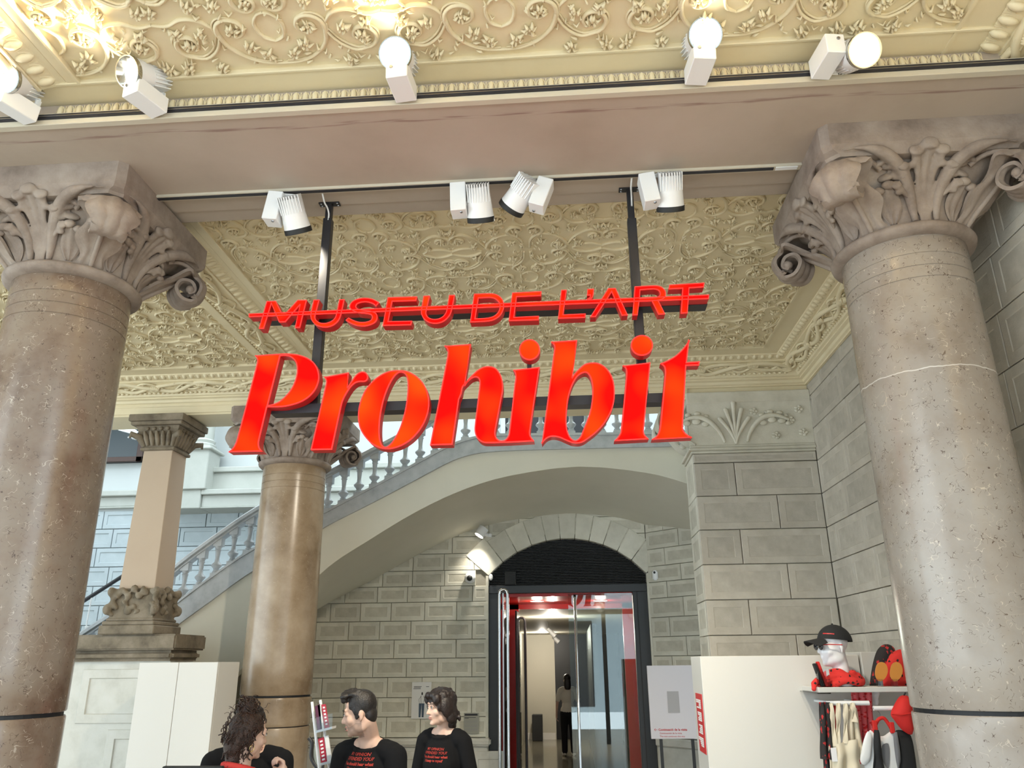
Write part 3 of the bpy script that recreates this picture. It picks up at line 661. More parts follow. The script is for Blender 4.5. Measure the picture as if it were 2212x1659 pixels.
sl = Vector((0, -0.053, 0.021))         # up the slope of the far egg band
lay(corn_far, e1, [(x, YB-0.288, 4.434) for x in np.arange(-4.35, XW-0.30, 0.068)], (1, 0, 0), (0, 0.053, -0.021))
lay(corn_right, e1, [(XW-0.288, y, 4.434) for y in np.arange(4.10, YB-0.30, 0.068)], (0, -1, 0), (0.053, 0, -0.021))
e2 = egg_mesh(0.076, 0.085, 0.016)
lay(trim_strip, e2, [(-2.335, y, 4.438) for y in np.arange(4.02, YB-0.48, 0.076)], (0, 1, 0), (-0.09, 0, -0.024))
lay(trim_strip, e2, [(-2.335, y, 4.438) for y in np.arange(2.79, 1.5, -0.076)], (0, 1, 0), (-0.09, 0, -0.024))
lay(corn_right, e2, [(XW-0.288, y, 4.432) for y in np.arange(2.92, 1.6, -0.076)], (0, -1, 0), (0.053, 0, -0.021))
e3 = egg_mesh(0.046, 0.07, 0.012)
lay(beam_front, e3, [(x, 2.947, 4.40) for x in np.arange(-2.36, XW-0.3, 0.046)], (1, 0, 0), (0, -0.01, -0.08), 'leaf_tongue')
for o in bpy.data.objects:
    if o.name.startswith('leaf_tongue'): o.data.materials[0] = MATS['cream_plaster']; break

def frieze(parent, P, run, n_flow, step, ph=0.0, name='frieze_ornament'):
    """P(a, b, off): a metres along the run, b 0..1 across the band, off metres out of it"""
    b = MB(); na = int(run/0.022)
    for k, (am, p0, per, rr) in enumerate(((0.33, 0, 0.85, 0.021), (0.30, 2.1, 0.85, 0.018), (0.26, 4.2, 0.425, 0.012), (0.36, 1.0, 0.425, 0.010))):
        path = [P(i*0.022, 0.52+am*math.sin(2*math.pi*(i*0.022)/per+p0+ph)+0.06*math.sin(i*0.31+k), 0.009+0.005*math.sin(i*0.4+k*2)) for i in range(na+1)]
        b.tube(path, rr, 6)
    for i in range(int(run/0.045)):
        a = i*0.045; b.ball(P(a+0.01, 0.07, 0.002), (0.018, 0.014, 0.012), 7, 4)
        c = 0.25+0.55*random.random(); q = random.uniform(-1, 1)
        b.tube([P(a, c, 0.004), P(a+0.02, c+0.08*q, 0.012), P(a+0.045, c+0.10*q, 0.004)], [0.006, 0.011, 0.003], 5)
    tag(obj(name, b, 'cream_plaster', parent, smooth=70), kind='stuff')
    for i in range(n_flow):
        for (da, bb) in ((0.0, 0.62), (step*0.45, 0.40)):
            a = 0.15+i*step+da
            if a > run-0.05: continue
            q = MB()
            for k in range(7):
                t = (k-3)/3; q.tube([P(a+0.005*t, bb-0.16, 0.010), P(a+0.035*t, bb-0.02+0.05*(1-t*t), 0.030), P(a+0.050*t, bb+0.20-0.10*t*t, 0.018)], [0.008, 0.014, 0.004], 6)
            q.ball(P(a, bb-0.17, 0.012), (0.02, 0.012, 0.012), 7, 4)
            obj('flower', q, 'cream_plaster', parent, smooth=70)
def cove(s0, z0, s1, z1):
    def g(b, off):
        s = s0+(s1-s0)*b; z = z0+(z1-z0)*b+0.018*math.sin(b*math.pi); L = math.hypot(s1-s0, z1-z0); return s+off*(z1-z0)/L, z-off*(s1-s0)/L
    return g
g = cove(0.105, 4.332, 0.240, 4.411)
frieze(corn_far, lambda a, b, o: (-4.4+a, YB-g(b, o)[0], g(b, o)[1]), 6.45, 8, 0.85)
frieze(corn_right, lambda a, b, o: (XW-g(b, o)[0], 6.78-a, g(b, o)[1]), 2.7, 3, 0.85)
frieze(corn_right, lambda a, b, o: (XW-g(b, o)[0], 2.95-a, g(b, o)[1]), 1.4, 2, 0.85)
frieze(trim_strip, lambda a, b, o: (-2.595+0.19*b, 6.45-a, 4.432-o), 2.45, 3, 0.80)
frieze(trim_strip, lambda a, b, o: (-2.595+0.19*b, 2.80-a, 4.432-o), 1.3, 2, 0.80)

def spiral(c, r0, a0, turns, d, n=26):
    return [(c[0]+r0*(1-0.86*k/n)*math.cos(a0+d*2*math.pi*turns*k/n), c[1]+r0*(1-0.86*k/n)*math.sin(a0+d*2*math.pi*turns*k/n)) for k in range(n+1)]
def relief_half(seed):
    """one half of the mirrored scroll motif: 0.494 x 0.628 m, relief pointing down (-z)"""
    rs = random.Random(seed); b = MB(); tw, th = 0.494, 0.628
    def strand(pts, r0, r1, sub=5, lift=0.0):
        p = spline([(x, y) for x, y in pts], sub=sub); m = len(p)
        b.tube([(x, y, -0.003-lift) for x, y in p], [(r0+(r1-r0)*i/(m-1))*(0.55+0.45*math.sin(min(1, 4*i/(m-1))*math.pi/2)) for i in range(m)], 6, flat=((0, 0, 1), 0.95))
    S1 = [(0.0, 0.03), (0.07, 0.035), (0.15, 0.07), (0.215, 0.14), (0.235, 0.22)]+spiral((0.165, 0.235), 0.072, -0.2, 1.35, 1, 20)
    S2 = [(0.235, 0.20), (0.275, 0.13), (0.34, 0.085), (0.40, 0.10)]+spiral((0.385, 0.165), 0.068, -1.2, 1.3, 1, 20)
    S3 = [(0.02, 0.60), (0.03, 0.50), (0.075, 0.43)]+spiral((0.055, 0.375), 0.060, 1.1, 1.3, -1, 20)
    S4 = [(0.09, 0.42), (0.17, 0.44), (0.235, 0.50), (0.265, 0.58)]+spiral((0.205, 0.575), 0.058, 0.1, 1.2, 1, 18)
    S5 = [(0.27, 0.57), (0.32, 0.47), (0.40, 0.40), (0.46, 0.41)]+spiral((0.44, 0.475), 0.060, -1.2, 1.4, 1, 20)
    S6 = [(0.245, 0.25), (0.29, 0.30), (0.36, 0.31), (0.43, 0.28), (0.494, 0.29)]
    for s in (S1, S2, S3, S4, S5): strand(s, 0.0125, 0.006, 3); strand([(x+0.012, y+0.012) for x, y in s[:len(s)//2]], 0.006, 0.004, 3)
    strand(S6, 0.010, 0.007)
    strand([(0.30, 0.62), (0.36, 0.58), (0.43, 0.58), (0.494, 0.61)], 0.010, 0.007)
    strand([(0.0, 0.16), (0.045, 0.19), (0.06, 0.26), (0.03, 0.31), (0.0, 0.32)], 0.009, 0.006)
    spots = [(0.165, 0.235), (0.385, 0.165), (0.055, 0.375), (0.205, 0.575), (0.44, 0.475), (0.31, 0.215), (0.12, 0.14), (0.10, 0.52), (0.34, 0.55), (0.30, 0.38), (0.45, 0.03), (0.06, 0.09), (0.42, 0.235), (0.19, 0.37), (0.30, 0.03), (0.465, 0.36)]
    for (x, y) in spots:
        k = rs.randint(6, 9); ro = rs.uniform(0, 6)
        for i in range(k):
            a = ro+i*2*math.pi/k+rs.uniform(-.3, .3); d = rs.uniform(0.022, 0.045); r = rs.uniform(0.0055, 0.010); cu = rs.uniform(-0.6, 0.6)
            p0, p1, p2 = (x+0.010*math.cos(a), y+0.010*math.sin(a)), (x+0.55*d*math.cos(a+cu*0.4), y+0.55*d*math.sin(a+cu*0.4)), (x+d*math.cos(a+cu), y+d*math.sin(a+cu))
            b.tube([(p0[0], p0[1], -0.004), (p1[0], p1[1], -0.014), (p2[0], p2[1], -0.003)], [r*0.6, r, r*0.3], 5)
        b.ball((x, y, -0.006), (0.010, 0.010, 0.010), 7, 4)
    for _ in range(46):
        x, y, a = rs.uniform(0.01, tw-0.01), rs.uniform(0.01, th-0.01), rs.uniform(0, 6.28); d = rs.uniform(0.018, 0.04); r = rs.uniform(0.004, 0.008)
        b.tube([(x, y, -0.002), (x+d*.5*math.cos(a), y+d*.5*math.sin(a), -0.011), (x+d*math.cos(a+.7), y+d*math.sin(a+.7), -0.002)], [r*.6, r, r*.3], 5)
    return b.mesh('relief_ornament', 'cream_plaster', 80)
RH = [relief_half(3), relief_half(11)]
def relief_panel(x0, nx, y0, ny, sy=1):
    for j in range(ny):
        for i in range(nx):
            o = link('relief_ornament', RH[(i//2+j) % 2], ceil_o); o['kind'] = 'stuff'
            fx = i % 2; fy = j % 2
            o.location = (x0+(i+fx)*0.494, y0+(j+fy)*0.628, ZP)
            o.scale = (-1 if fx else 1, -1 if fy else 1, 1.5)
relief_panel(-2.192, 8, 3.965, 4)
relief_panel(-2.70-0.494*6, 6, 3.965, 4)
relief_panel(-2.192, 8, 2.815-0.628*2, 2)
# ------------------------------------------------------------------ hanging illuminated sign
def sign_mat(name, lo, hi, bias_from_obj=True, strength=1.0, scale=5.0):
    m, nt, b = _new(name); L = nt.links
    tc = N(nt, 'ShaderNodeTexCoord'); nz = N(nt, 'ShaderNodeTexNoise', Scale=scale, Detail=0.5, Roughness=0.4); L.new(tc.outputs['Object'], nz.inputs['Vector'])
    oi = N(nt, 'ShaderNodeObjectInfo'); sp = N(nt, 'ShaderNodeSeparateColor'); L.new(oi.outputs['Color'], sp.inputs[0])
    ad = N(nt, 'ShaderNodeMath', operation='ADD'); L.new(nz.outputs['Fac'], ad.inputs[0]); L.new(sp.outputs[0], ad.inputs[1])
    mr = N(nt, 'ShaderNodeMapRange'); mr.inputs[1].default_value = 0.45; mr.inputs[2].default_value = 0.95; L.new(ad.outputs[0], mr.inputs[0])
    mx = N(nt, 'ShaderNodeMix', data_type='RGBA'); mx.inputs[6].default_value = c4(lo); mx.inputs[7].default_value = c4(hi); L.new(mr.outputs[0], mx.inputs[0])
    b.inputs['Base Color'].default_value = (0.05, 0.002, 0.002, 1); b.inputs['Roughness'].default_value = 0.9; b.inputs['Specular IOR Level'].default_value = 0.0
    L.new(mx.outputs[2], b.inputs['Emission Color']); b.inputs['Emission Strength'].default_value = strength
sign_mat('sign_face', (0.50, 0.0018, 0.0012), (1.45, 0.044, 0.002))
plain('sign_rim', (0.4, 0.02, 0.02), 0.5, emit=(0.80, 0.016, 0.013), es=1.0, spec=0.2)
plain('sign_side', (0.26, 0.008, 0.008), 0.4, emit=(0.055, 0.0008, 0.0008), es=1.0, spec=0.3)
SY = 3.60; SD = 0.062
sign = thing('illuminated_sign', 'red glowing letters on black poles above the hall, upper line struck through', 'sign')
def C(n, ox, oy, sc): return lambda p: (ox+p[0]/sc, oy+p[1]/sc)+tuple(p[2:])
c1, c2, c3, c4_ = C(1, 480, 700, 5.53), C(2, 740, 700, 5.53), C(3, 1000, 700, 5.925), C(4, 1260, 700, 5.925)
c5, c6, c7 = C(5, 530, 620, 6.506), C(6, 820, 600, 5.821), C(7, 1180, 590, 5.821)
def to3(pts):
    out = []
    for p in pts:
        q = onY(p[0], p[1], SY); out.append((q[0], q[2]))
    return out
def clean(l):
    out = [l[0]]
    for p in l[1:]:
        if math.hypot(p[0]-out[-1][0], p[1]-out[-1][1]) > 0.0008: out.append(p)
    if math.hypot(out[0][0]-out[-1][0], out[0][1]-out[-1][1]) < 0.0008: out.pop()
    return out
def area(l): return 0.5*sum(l[i][0]*l[(i+1) % len(l)][1]-l[(i+1) % len(l)][0]*l[i][1] for i in range(len(l)))
def inset(l, d):
    """offset to the left of the direction of travel"""
    n = len(l); out = []
    for i in range(n):
        a, b, c = np.array(l[i-1]), np.array(l[i]), np.array(l[(i+1) % n])
        e1, e2 = b-a, c-b; e1 /= np.linalg.norm(e1); e2 /= np.linalg.norm(e2)
        n1, n2 = np.array([-e1[1], e1[0]]), np.array([-e2[1], e2[0]]); m = n1+n2; L = np.linalg.norm(m)
        if L < 0.5: m = n1; k = 1.0
        else: m /= L; k = min(1/max(m @ n1, 0.35), 2.2)
        out.append(tuple(b+m*d*k))
    return out
def letter(name, loops, bias=0.0, rim=0.0055, sub=6, fname='letter'):
    L3 = []
    for i, l in enumerate(loops):
        q = clean(to3(spline(l, closed=True, sub=sub)))
        if (area(q) < 0) != (i > 0): q.reverse()        # outer ccw, holes cw: inside lies to the left
        L3.append(q)
    fn = lambda u, v, w: (u, w, v)
    body = obj(fname, MB().prism(L3, fn, SY+0.004, SY+SD), 'sign_side', sign)
    I = [inset(l, rim) for l in L3]
    f = obj('face', MB().prism(I, fn, SY+0.0015, SY+0.006), 'sign_face', body); f.color = (bias, 0, 0, 1)
    r = MB()
    for a, b in zip(L3, I):
        n = len(a); vs = [(p[0], SY-0.001, p[1]) for p in a]+[(p[0], SY-0.001, p[1]) for p in b]+[(p[0], SY+0.006, p[1]) for p in a]+[(p[0], SY+0.006, p[1]) for p in b]
        fs = []
        for i in range(n):
            j = (i+1) % n; fs += [(i, j, n+j, n+i), (i, 2*n+i, 2*n+j, j), (n+i, n+j, 3*n+j, 3*n+i)]
        r.add(vs, fs)
    obj('rim', r, 'sign_rim', body)
    return body
P1 = [c1(p) for p in [(390, 378, 1), (520, 366), (650, 358), (760, 352), (900, 364), (1010, 400), (1090, 455), (1138, 530), (1158, 620), (1148, 700), (1108, 790), (1030, 875), (930, 935), (800, 975), (690, 990), (535, 992, 1), (440, 1390), (437, 1440), (450, 1485), (480, 1520, 1), (72, 1528, 1), (118, 1490), (152, 1440), (178, 1370), (412, 480), (418, 430), (408, 400)]]
P2 = [c1(p) for p in [(693, 380, 1), (760, 378), (820, 395), (868, 440), (890, 500), (890, 590), (860, 700), (810, 795), (745, 870), (680, 925), (610, 955), (545, 968, 1)]]
letter('P', [P1, P2], 0.06)
Rr = [c1(p) for p in [(1215, 632, 1), (1510, 578, 1), (1487, 768, 1)]]+[c2(p) for p in [(100, 690), (155, 612), (205, 575), (250, 568), (288, 588), (304, 630), (294, 668), (262, 688), (200, 690), (150, 706), (100, 750), (55, 815), (15, 890), (-10, 960)]]+[c1(p) for p in [(1310, 1500, 1), (1056, 1503, 1), (1235, 730), (1241, 685), (1232, 655)]]
letter('r', [Rr], -0.22)
O1 = [c2(p) for p in [(660, 552), (760, 560), (850, 600), (930, 665), (985, 740), (1020, 830), (1035, 930), (1025, 1040), (985, 1160), (920, 1270), (830, 1370), (720, 1445), (610, 1485), (520, 1493), (430, 1475), (340, 1425), (260, 1340), (205, 1240), (185, 1130), (190, 1020), (220, 900), (270, 790), (350, 690), (450, 610), (560, 562)]]
O2 = [c2(p) for p in [(690, 577), (740, 592), (768, 640), (778, 720), (774, 830), (758, 960), (730, 1090), (690, 1220), (640, 1330), (590, 1410), (540, 1458), (505, 1466), (470, 1440), (447, 1370), (440, 1270), (446, 1150), (466, 1020), (500, 880), (540, 770), (590, 670), (640, 603)]]
letter('o', [O1, O2], 0.22)
Hh = [c2(p) for p in [(1215, 262, 1), (1533, 240, 1), (1448, 735, 1), (1500, 660), (1575, 583)]]+[c3(p) for p in [(190, 588), (260, 550), (340, 540), (410, 560), (460, 610), (495, 680), (511, 760), (512, 850), (490, 970), (428, 1300), (414, 1390), (430, 1455), (470, 1488), (520, 1489), (560, 1462), (588, 1400), (660, 780), (673, 690), (665, 625), (642, 588, 1), (983, 550, 1), (860, 1370), (866, 1430), (912, 1498, 1), (600, 1515), (290, 1522), (225, 1500), (175, 1450), (150, 1380), (150, 1300), (213, 780), (210, 720), (192, 690), (160, 680), (110, 697), (60, 740), (0, 805)]]+[c2(p) for p in [(1420, 830), (1392, 900, 1), (1312, 1440, 1), (1043, 1447, 1), (1250, 400), (1257, 335), (1245, 290)]]
letter('hi', [Hh], -0.12)
def ell(cf, x, y, rx, ry, n=32): return [cf((x+rx*math.cos(a), y+ry*math.sin(a))) for a in np.linspace(0, 2*math.pi, n, endpoint=False)]
letter('dot', [ell(c3, 853, 328, 133, 133)], 0.32, sub=1)
Bb = [c3(p) for p in [(1128, 228, 1), (1462, 205, 1), (1388, 695, 1), (1420, 645), (1480, 580)]]+[c4_(p) for p in [(20, 513), (110, 493), (190, 500), (260, 535), (320, 592), (367, 670), (395, 770), (403, 880), (395, 990), (365, 1100), (310, 1210), (240, 1310), (150, 1400), (60, 1468)]]+[c3(p) for p in [(1540, 1508), (1480, 1525), (1400, 1520), (1320, 1490), (1240, 1455), (1170, 1440), (1110, 1446), (1060, 1475), (1008, 1535, 1), (1166, 340), (1170, 290), (1155, 255)]]
B2 = [c3(p) for p in [(1378, 845), (1420, 742), (1470, 668), (1530, 628)]]+[c4_(p) for p in [(45, 625), (88, 680), (110, 760), (117, 860), (109, 980), (85, 1120), (45, 1240), (0, 1350)]]+[c3(p) for p in [(1500, 1445), (1450, 1487), (1410, 1480), (1370, 1440), (1340, 1370), (1326, 1280), (1326, 1170), (1336, 1050), (1350, 950)]]
letter('b', [Bb, B2], 0.05)
I2 = [c4_(p) for p in [(503, 535, 1), (860, 490, 1), (775, 1360), (785, 1415), (838, 1472, 1), (396, 1495, 1), (446, 1440), (480, 1370), (550, 650), (548, 590), (532, 555)]]
letter('i', [I2], -0.24)
letter('dot', [ell(c4_, 750, 272, 142, 131)], 0.32, sub=1)
T2 = [c4_(p) for p in [(1357, 203, 1), (1325, 488, 1), (1491, 478, 1), (1483, 527, 1), (1318, 532, 1), (1275, 1300), (1285, 1365), (1330, 1415), (1394, 1450, 1), (876, 1477, 1), (938, 1430), (970, 1370), (985, 1290), (1046, 640), (1045, 585), (1030, 540), (985, 505, 1), (1080, 465), (1180, 405), (1270, 320), (1320, 255)]]
letter('t', [T2], -0.02)
K = lambda f, L: [f(p+(1,)) for p in L]
SM = dict(rim=0.0042)
letter('M', [K(c5, [(190, 583), (300, 198), (428, 196), (510, 362), (572, 360), (735, 183), (862, 182), (768, 570), (697, 570), (778, 240), (562, 490), (472, 492), (365, 235), (258, 583)])], 0.0, **SM)
letter('U', [[c5(p) for p in [(960, 180, 1), (1040, 178, 1), (990, 370), (980, 425), (1002, 470), (1060, 503), (1140, 503), (1220, 470), (1268, 410), (1320, 175, 1), (1392, 172, 1), (1345, 390), (1310, 470), (1240, 535), (1150, 565), (1060, 560), (980, 525), (930, 465), (915, 400), (930, 310)]]], -0.15, **SM)
letter('S', [[c5(p) for p in [(1880, 215, 1), (1835, 270, 1), (1790, 235), (1710, 212), (1630, 216), (1570, 240), (1557, 278), (1590, 308), (1680, 324), (1780, 340), (1840, 370), (1856, 430), (1830, 490), (1770, 527), (1680, 550), (1580, 545), (1490, 515), (1408, 465, 1), (1450, 430, 1), (1520, 465), (1600, 490), (1690, 490), (1760, 465), (1780, 425), (1760, 388), (1690, 374), (1590, 362), (1510, 335), (1465, 290), (1475, 235), (1520, 190), (1600, 160), (1690, 152), (1790, 168)]]], 0.0, **SM)
letter('E', [K(c6, [(38, 602), (103, 247), (470, 236), (458, 288), (160, 298), (110, 547), (408, 541), (395, 593)])], 0.0, **SM)
letter('U', [[c6(p) for p in [(553, 228, 1), (632, 226, 1), (592, 400), (587, 450), (612, 495), (670, 518), (740, 513), (800, 480), (838, 420), (875, 218, 1), (945, 216, 1), (910, 400), (880, 475), (810, 545), (720, 575), (630, 565), (560, 520), (525, 460), (522, 410), (535, 330)]]], -0.15, **SM)
letter('D', [[c6(p) for p in [(1138, 557, 1), (1188, 203, 1), (1400, 197), (1480, 215), (1540, 265), (1565, 340), (1550, 420), (1500, 490), (1420, 535), (1320, 550)]], [c6(p) for p in [(1203, 513, 1), (1245, 255, 1), (1390, 250), (1450, 264), (1498, 310), (1509, 370), (1490, 430), (1440, 478), (1360, 503)]]], 0.08, **SM)
letter('E', [K(c6, [(1623, 542), (1668, 188), (2035, 170), (2028, 225), (1725, 240), (1692, 494), (2003, 480), (1998, 530)])], 0.05, **SM)
letter('L', [K(c7, [(148, 570), (188, 212), (257, 210), (215, 520), (497, 508), (490, 558)])], 0.05, **SM)
letter('comma', [[c7(p) for p in [(518, 200, 1), (600, 197, 1), (592, 275), (570, 318), (508, 343, 1), (512, 322, 1), (545, 305), (550, 277, 1), (512, 279, 1)]]], -0.15, fname='apostrophe', **SM)
letter('A', [K(c7, [(553, 550), (780, 190), (872, 188), (1025, 527), (950, 532), (822, 238), (622, 548)])], -0.1, **SM)
letter('R', [[c7(p) for p in [(1085, 527, 1), (1112, 168, 1), (1360, 155), (1440, 168), (1490, 210), (1505, 262), (1492, 305), (1455, 332), (1410, 342, 1), (1495, 513, 1), (1410, 518, 1), (1325, 347, 1), (1172, 352, 1), (1150, 525, 1)]], [c7(p) for p in [(1183, 212, 1), (1350, 200), (1408, 216), (1429, 250), (1420, 284), (1380, 304), (1177, 316, 1)]]], -0.1, **SM)
letter('T', [K(c7, [(1540, 200), (1548, 147), (1988, 120), (1983, 175), (1800, 187), (1778, 500), (1692, 505), (1712, 192)])], -0.2, **SM)
letter('strike', [[(537.5, 677.6, 1), (1532, 636.5, 1), (1531, 645.2, 1), (537.5, 684.4, 1)]], -0.1, fname='strike_bar', rim=0.004)
# steel frame: two telescopic poles, rails behind both rows, ceiling brackets
PXL, PXR, PY = onY(696, 650, 3.72)[0], onY(1374, 620, 3.72)[0], 3.72
for x, nm in ((PXL, 'l'), (PXR, 'r')):
    zt = 4.31; zj = onY(706 if nm == 'l' else 1366, 475, 3.72)[2]; zb_ = onY(690, 893, 3.72)[2]
    obj('pole', MB().box(x-0.017, x+0.017, PY-0.017, PY+0.017, zj-0.02, zt), 'black_metal', sign, bevel=0.002)
    obj('pole_sleeve', MB().box(x-0.0235, x+0.0235, PY-0.0235, PY+0.0235, zb_, zj), 'black_metal', sign, bevel=0.003)
    br = obj('bracket', MB().box(x-0.058, x+0.058, PY-0.02, PY+0.02, zt, zt+0.008), 'black_metal', sign, bevel=0.001)
    for dx in (-0.045, 0.045):
        for dy in (-0.011, 0.011): obj('screw', MB().lathe([(0.0045, -0.003), (0.006, 0)], 8, (x+dx, PY+dy, zt)), 'steel', br)
    obj('power_cable', MB().tube([Vector(p) for p in spline3([(x+0.002, PY-0.14, 4.295), (x, PY-0.09, 4.27), (x+0.004, PY-0.05, 4.262), (x+0.006, PY-0.022, 4.24), (x+0.005, PY-0.02, 4.20)], 5)], 0.005, 6), 'white_metal', sign, smooth=80)
def railbar(xa, ya, xb, yb, th):
    a, b = onY(xa, ya, SY+SD), onY(xb, yb, SY+SD); q = MB(); 
    q.add([(a[0], SY+SD+0.002, a[2]-th/2), (b[0], SY+SD+0.002, b[2]-th/2), (b[0], SY+SD+0.002, b[2]+th/2), (a[0], SY+SD+0.002, a[2]+th/2), (a[0], PY+0.02, a[2]-th/2), (b[0], PY+0.02, b[2]-th/2), (b[0], PY+0.02, b[2]+th/2), (a[0], PY+0.02, a[2]+th/2)], [(0, 1, 2, 3), (4, 7, 6, 5), (0, 4, 5, 1), (3, 2, 6, 7), (0, 3, 7, 4), (1, 5, 6, 2)])
    obj('rail', q, 'black_metal', sign)
railbar(556, 688, 1528, 654, 0.02)
railbar(585, 884, 1440, 858, 0.047)
for px, py, h in ((853, 328, 0.10), ):
    q = onY(1143, 786, SY+SD); obj('dot_support', MB().box(q[0]-0.010, q[0]+0.010, SY+SD, PY, q[2]-0.06, q[2]+0.06), 'black_metal', sign)

plain('cable_green', (0.01, 0.22, 0.10), 0.4)
# ------------------------------------------------------------------ lighting tracks and spotlights
def track(nm, x0, x1, yc, label, up):
    t = thing('lighting_track', label, 'track', (0, 0, 0)); 
    if up:       # on the front arris of the beam: channel open towards the room
        obj('channel', MB().box(x0, x1, 2.90, 2.936, 4.288, 4.352), 'track_cream', t, bevel=0.002)
        obj('slot', MB().box(x0, x1, 2.894, 2.902, 4.315, 4.342), 'track_dark', t); obj('wire', MB().box(x0, x1, 2.890, 2.896, 4.326, 4.331), 'steel', t)
    else:
        obj('channel', MB().box(x0, x1, 3.525, 3.57, 4.286, 4.304), 'track_cream', t, bevel=0.002); obj('slot', MB().box(x0, x1-0.14, 3.535, 3.556, 4.282, 4.290), 'track_dark', t)
        obj('end_cap', MB().box(x1-0.13, x1-0.02, 3.533, 3.558, 4.282, 4.29), 'white_metal', t)
    return t
track('f', -6, XW, 2.92, 'long slim ceiling track along the front edge of the beam, carrying the lit spotlights', True)
track('b', -2.17, 1.255, 3.55, 'slim ceiling track between the two capitals, carrying the white spotlights near the sign poles', False)
plain('lamp_glow', (1, 1, 1), 0.3, emit=(1.0, 0.97, 0.88), es=14.0)
plain('lamp_chrome', (0.55, 0.54, 0.5), 0.15, 1.0)
LM = {}
def lamp_meshes():
    q = MB(); q.box(-0.03, 0.085, -0.013, 0.013, -0.022, 0.0); LM['track_adapter'] = q.mesh('track_adapter', 'white_metal', None, 0.009, 3)
    q = MB(); q.box(-0.036, 0.036, -0.042, 0.042, -0.16, -0.012); LM['driver_box'] = q.mesh('driver_box', 'white_metal', None, 0.003)
    q = MB(); q.lathe([(0.006, -0.164), (0.008, -0.158)], 10); LM['screw'] = q.mesh('screw', 'steel')
    q = MB(); q.lathe([(0.012, 0), (0.012, 0.03)], 12); q.xf(Matrix.Rotation(math.pi/2, 4, 'Y')); LM['pivot'] = q.mesh('pivot', 'white_metal', 40)
    q = MB(); q.lathe([(0.030, 0.075), (0.050, 0.07), (0.056, 0.0), (0.060, -0.05), (0.062, -0.068), (0.055, -0.068), (0.050, -0.045), (0.044, -0.03)], 32, cap=False); q.lathe([(0.0, 0.02), (0.05, 0.02)], 32, cap=False); LM['head'] = q.mesh('head', 'white_metal', 40)
    q = MB(); q.add([(-0.0022, -0.058, 0.005), (0.0022, -0.058, 0.005), (0.0022, 0.058, 0.005), (-0.0022, 0.058, 0.005), (-0.0022, -0.060, 0.085), (0.0022, -0.060, 0.085), (0.0022, 0.060, 0.085), (-0.0022, 0.060, 0.085)], [(0, 3, 2, 1), (4, 5, 6, 7), (0, 1, 5, 4), (1, 2, 6, 5), (2, 3, 7, 6), (3, 0, 4, 7)]); LM['fin'] = q.mesh('fin', 'white_metal')
    q = MB(); q.lathe([(0.062, -0.064), (0.0635, -0.066), (0.0635, -0.088), (0.056, -0.088), (0.052, -0.06)], 32, cap=False); LM['bezel_b'] = q.mesh('bezel', 'rubber_black', 40); LM['bezel_c'] = None
    q = MB(); q.lathe([(0.060, -0.062), (0.0630, -0.066), (0.0630, -0.086), (0.058, -0.086), (0.043, -0.055)], 32, cap=False); LM['bezel_c'] = q.mesh('bezel', 'lamp_chrome', 40)
    q = MB(); q.lathe([(0.0, -0.060), (0.044, -0.056)], 28, cap=False); LM['lens_on'] = q.mesh('lens', 'lamp_glow'); q = MB(); q.lathe([(0.0, -0.066), (0.050, -0.062)], 28, cap=False); LM['lens_off'] = q.mesh('lens', 'lamp_chrome')
lamp_meshes()
def spotlight(label, group, loc, rot, tilt, roll=0.0, on=True, hx=0.094, hz=-0.105, power=0.0, size=2.1):
    """rot: world rotation of the hanging frame (box hangs along local -Z, head on local +X side); tilt: head about local X"""
    t = thing('spotlight', label, 'spotlight', loc, group); t.rotation_mode = 'XYZ'; t.rotation_euler = rot; t.scale = (1.14, 1.14, 1.14)
    for k in ('track_adapter', 'driver_box'): link(k, LM[k], t)
    link('screw', LM['screw'], t).location = (0.012, -0.02, 0); link('pivot', LM['pivot'], t).location = (0.034, 0, hz)
    h = link('head', LM['head'], t); h.location = (hx, 0, hz); h.rotation_euler = (tilt, roll, 0)
    for k in range(9):
        x = -0.048+0.012*k; f = link('fin', LM['fin'], h); f.location = (x, 0, 0); f.scale = (1, math.sqrt(max(0.06**2-x*x, 0.0004))/0.06, 1)
    link('bezel', LM['bezel_c'] if on else LM['bezel_b'], h); link('lens', LM['lens_on'] if on else LM['lens_off'], h)
    if power:
        l = bpy.data.lights.new('spot_light', 'SPOT'); l.energy = power; l.color = (1, 0.80, 0.48) if on else (1, 0.90, 0.72); l.spot_size = size; l.spot_blend = 1.0; l.shadow_soft_size = 0.04
        lo = bpy.data.objects.new('spot_light', l); COL.objects.link(lo); lo.parent = h; lo.location = (0, 0, -0.095)
    return t
R90 = -math.pi/2
def Eu(*ms):
    m = Matrix.Identity(3)
    for k in ms: m = m @ k
    return m.to_euler('XYZ')
RX = lambda a: Matrix.Rotation(math.radians(a), 3, 'X'); RY = lambda a: Matrix.Rotation(math.radians(a), 3, 'Y'); RZ = lambda a: Matrix.Rotation(math.radians(a), 3, 'Z')
UP = 'lit spotlights on the front track'
def upper(px, py, yaw, pan, tilt, label, roll=0.0, pw=230):
    q = onY(px, py, 2.895); spotlight(label, UP, (q[0], 2.895, 4.325), Eu(RZ(yaw), RX(-90), RZ(pan)), math.radians(tilt), math.radians(roll), True, power=pw)
upper(78, 252, -22, -80, 25, 'lit white spotlight cut off by the photo edge, beside the leafy ceiling strip', roll=24, pw=90)
upper(352, 240, -20, -92, -4, 'lit white spotlight with pink-tinted box, above the capital left of the sign', roll=26, pw=110)
upper(880, 212, -4, -92, 0, 'lit white spotlight facing the room, midway along the front track', roll=28, pw=190)
upper(1500, 178, 6, -88, 0, 'lit white spotlight with a pink-tinted box, next to the finned spotlight angled downward', roll=28)
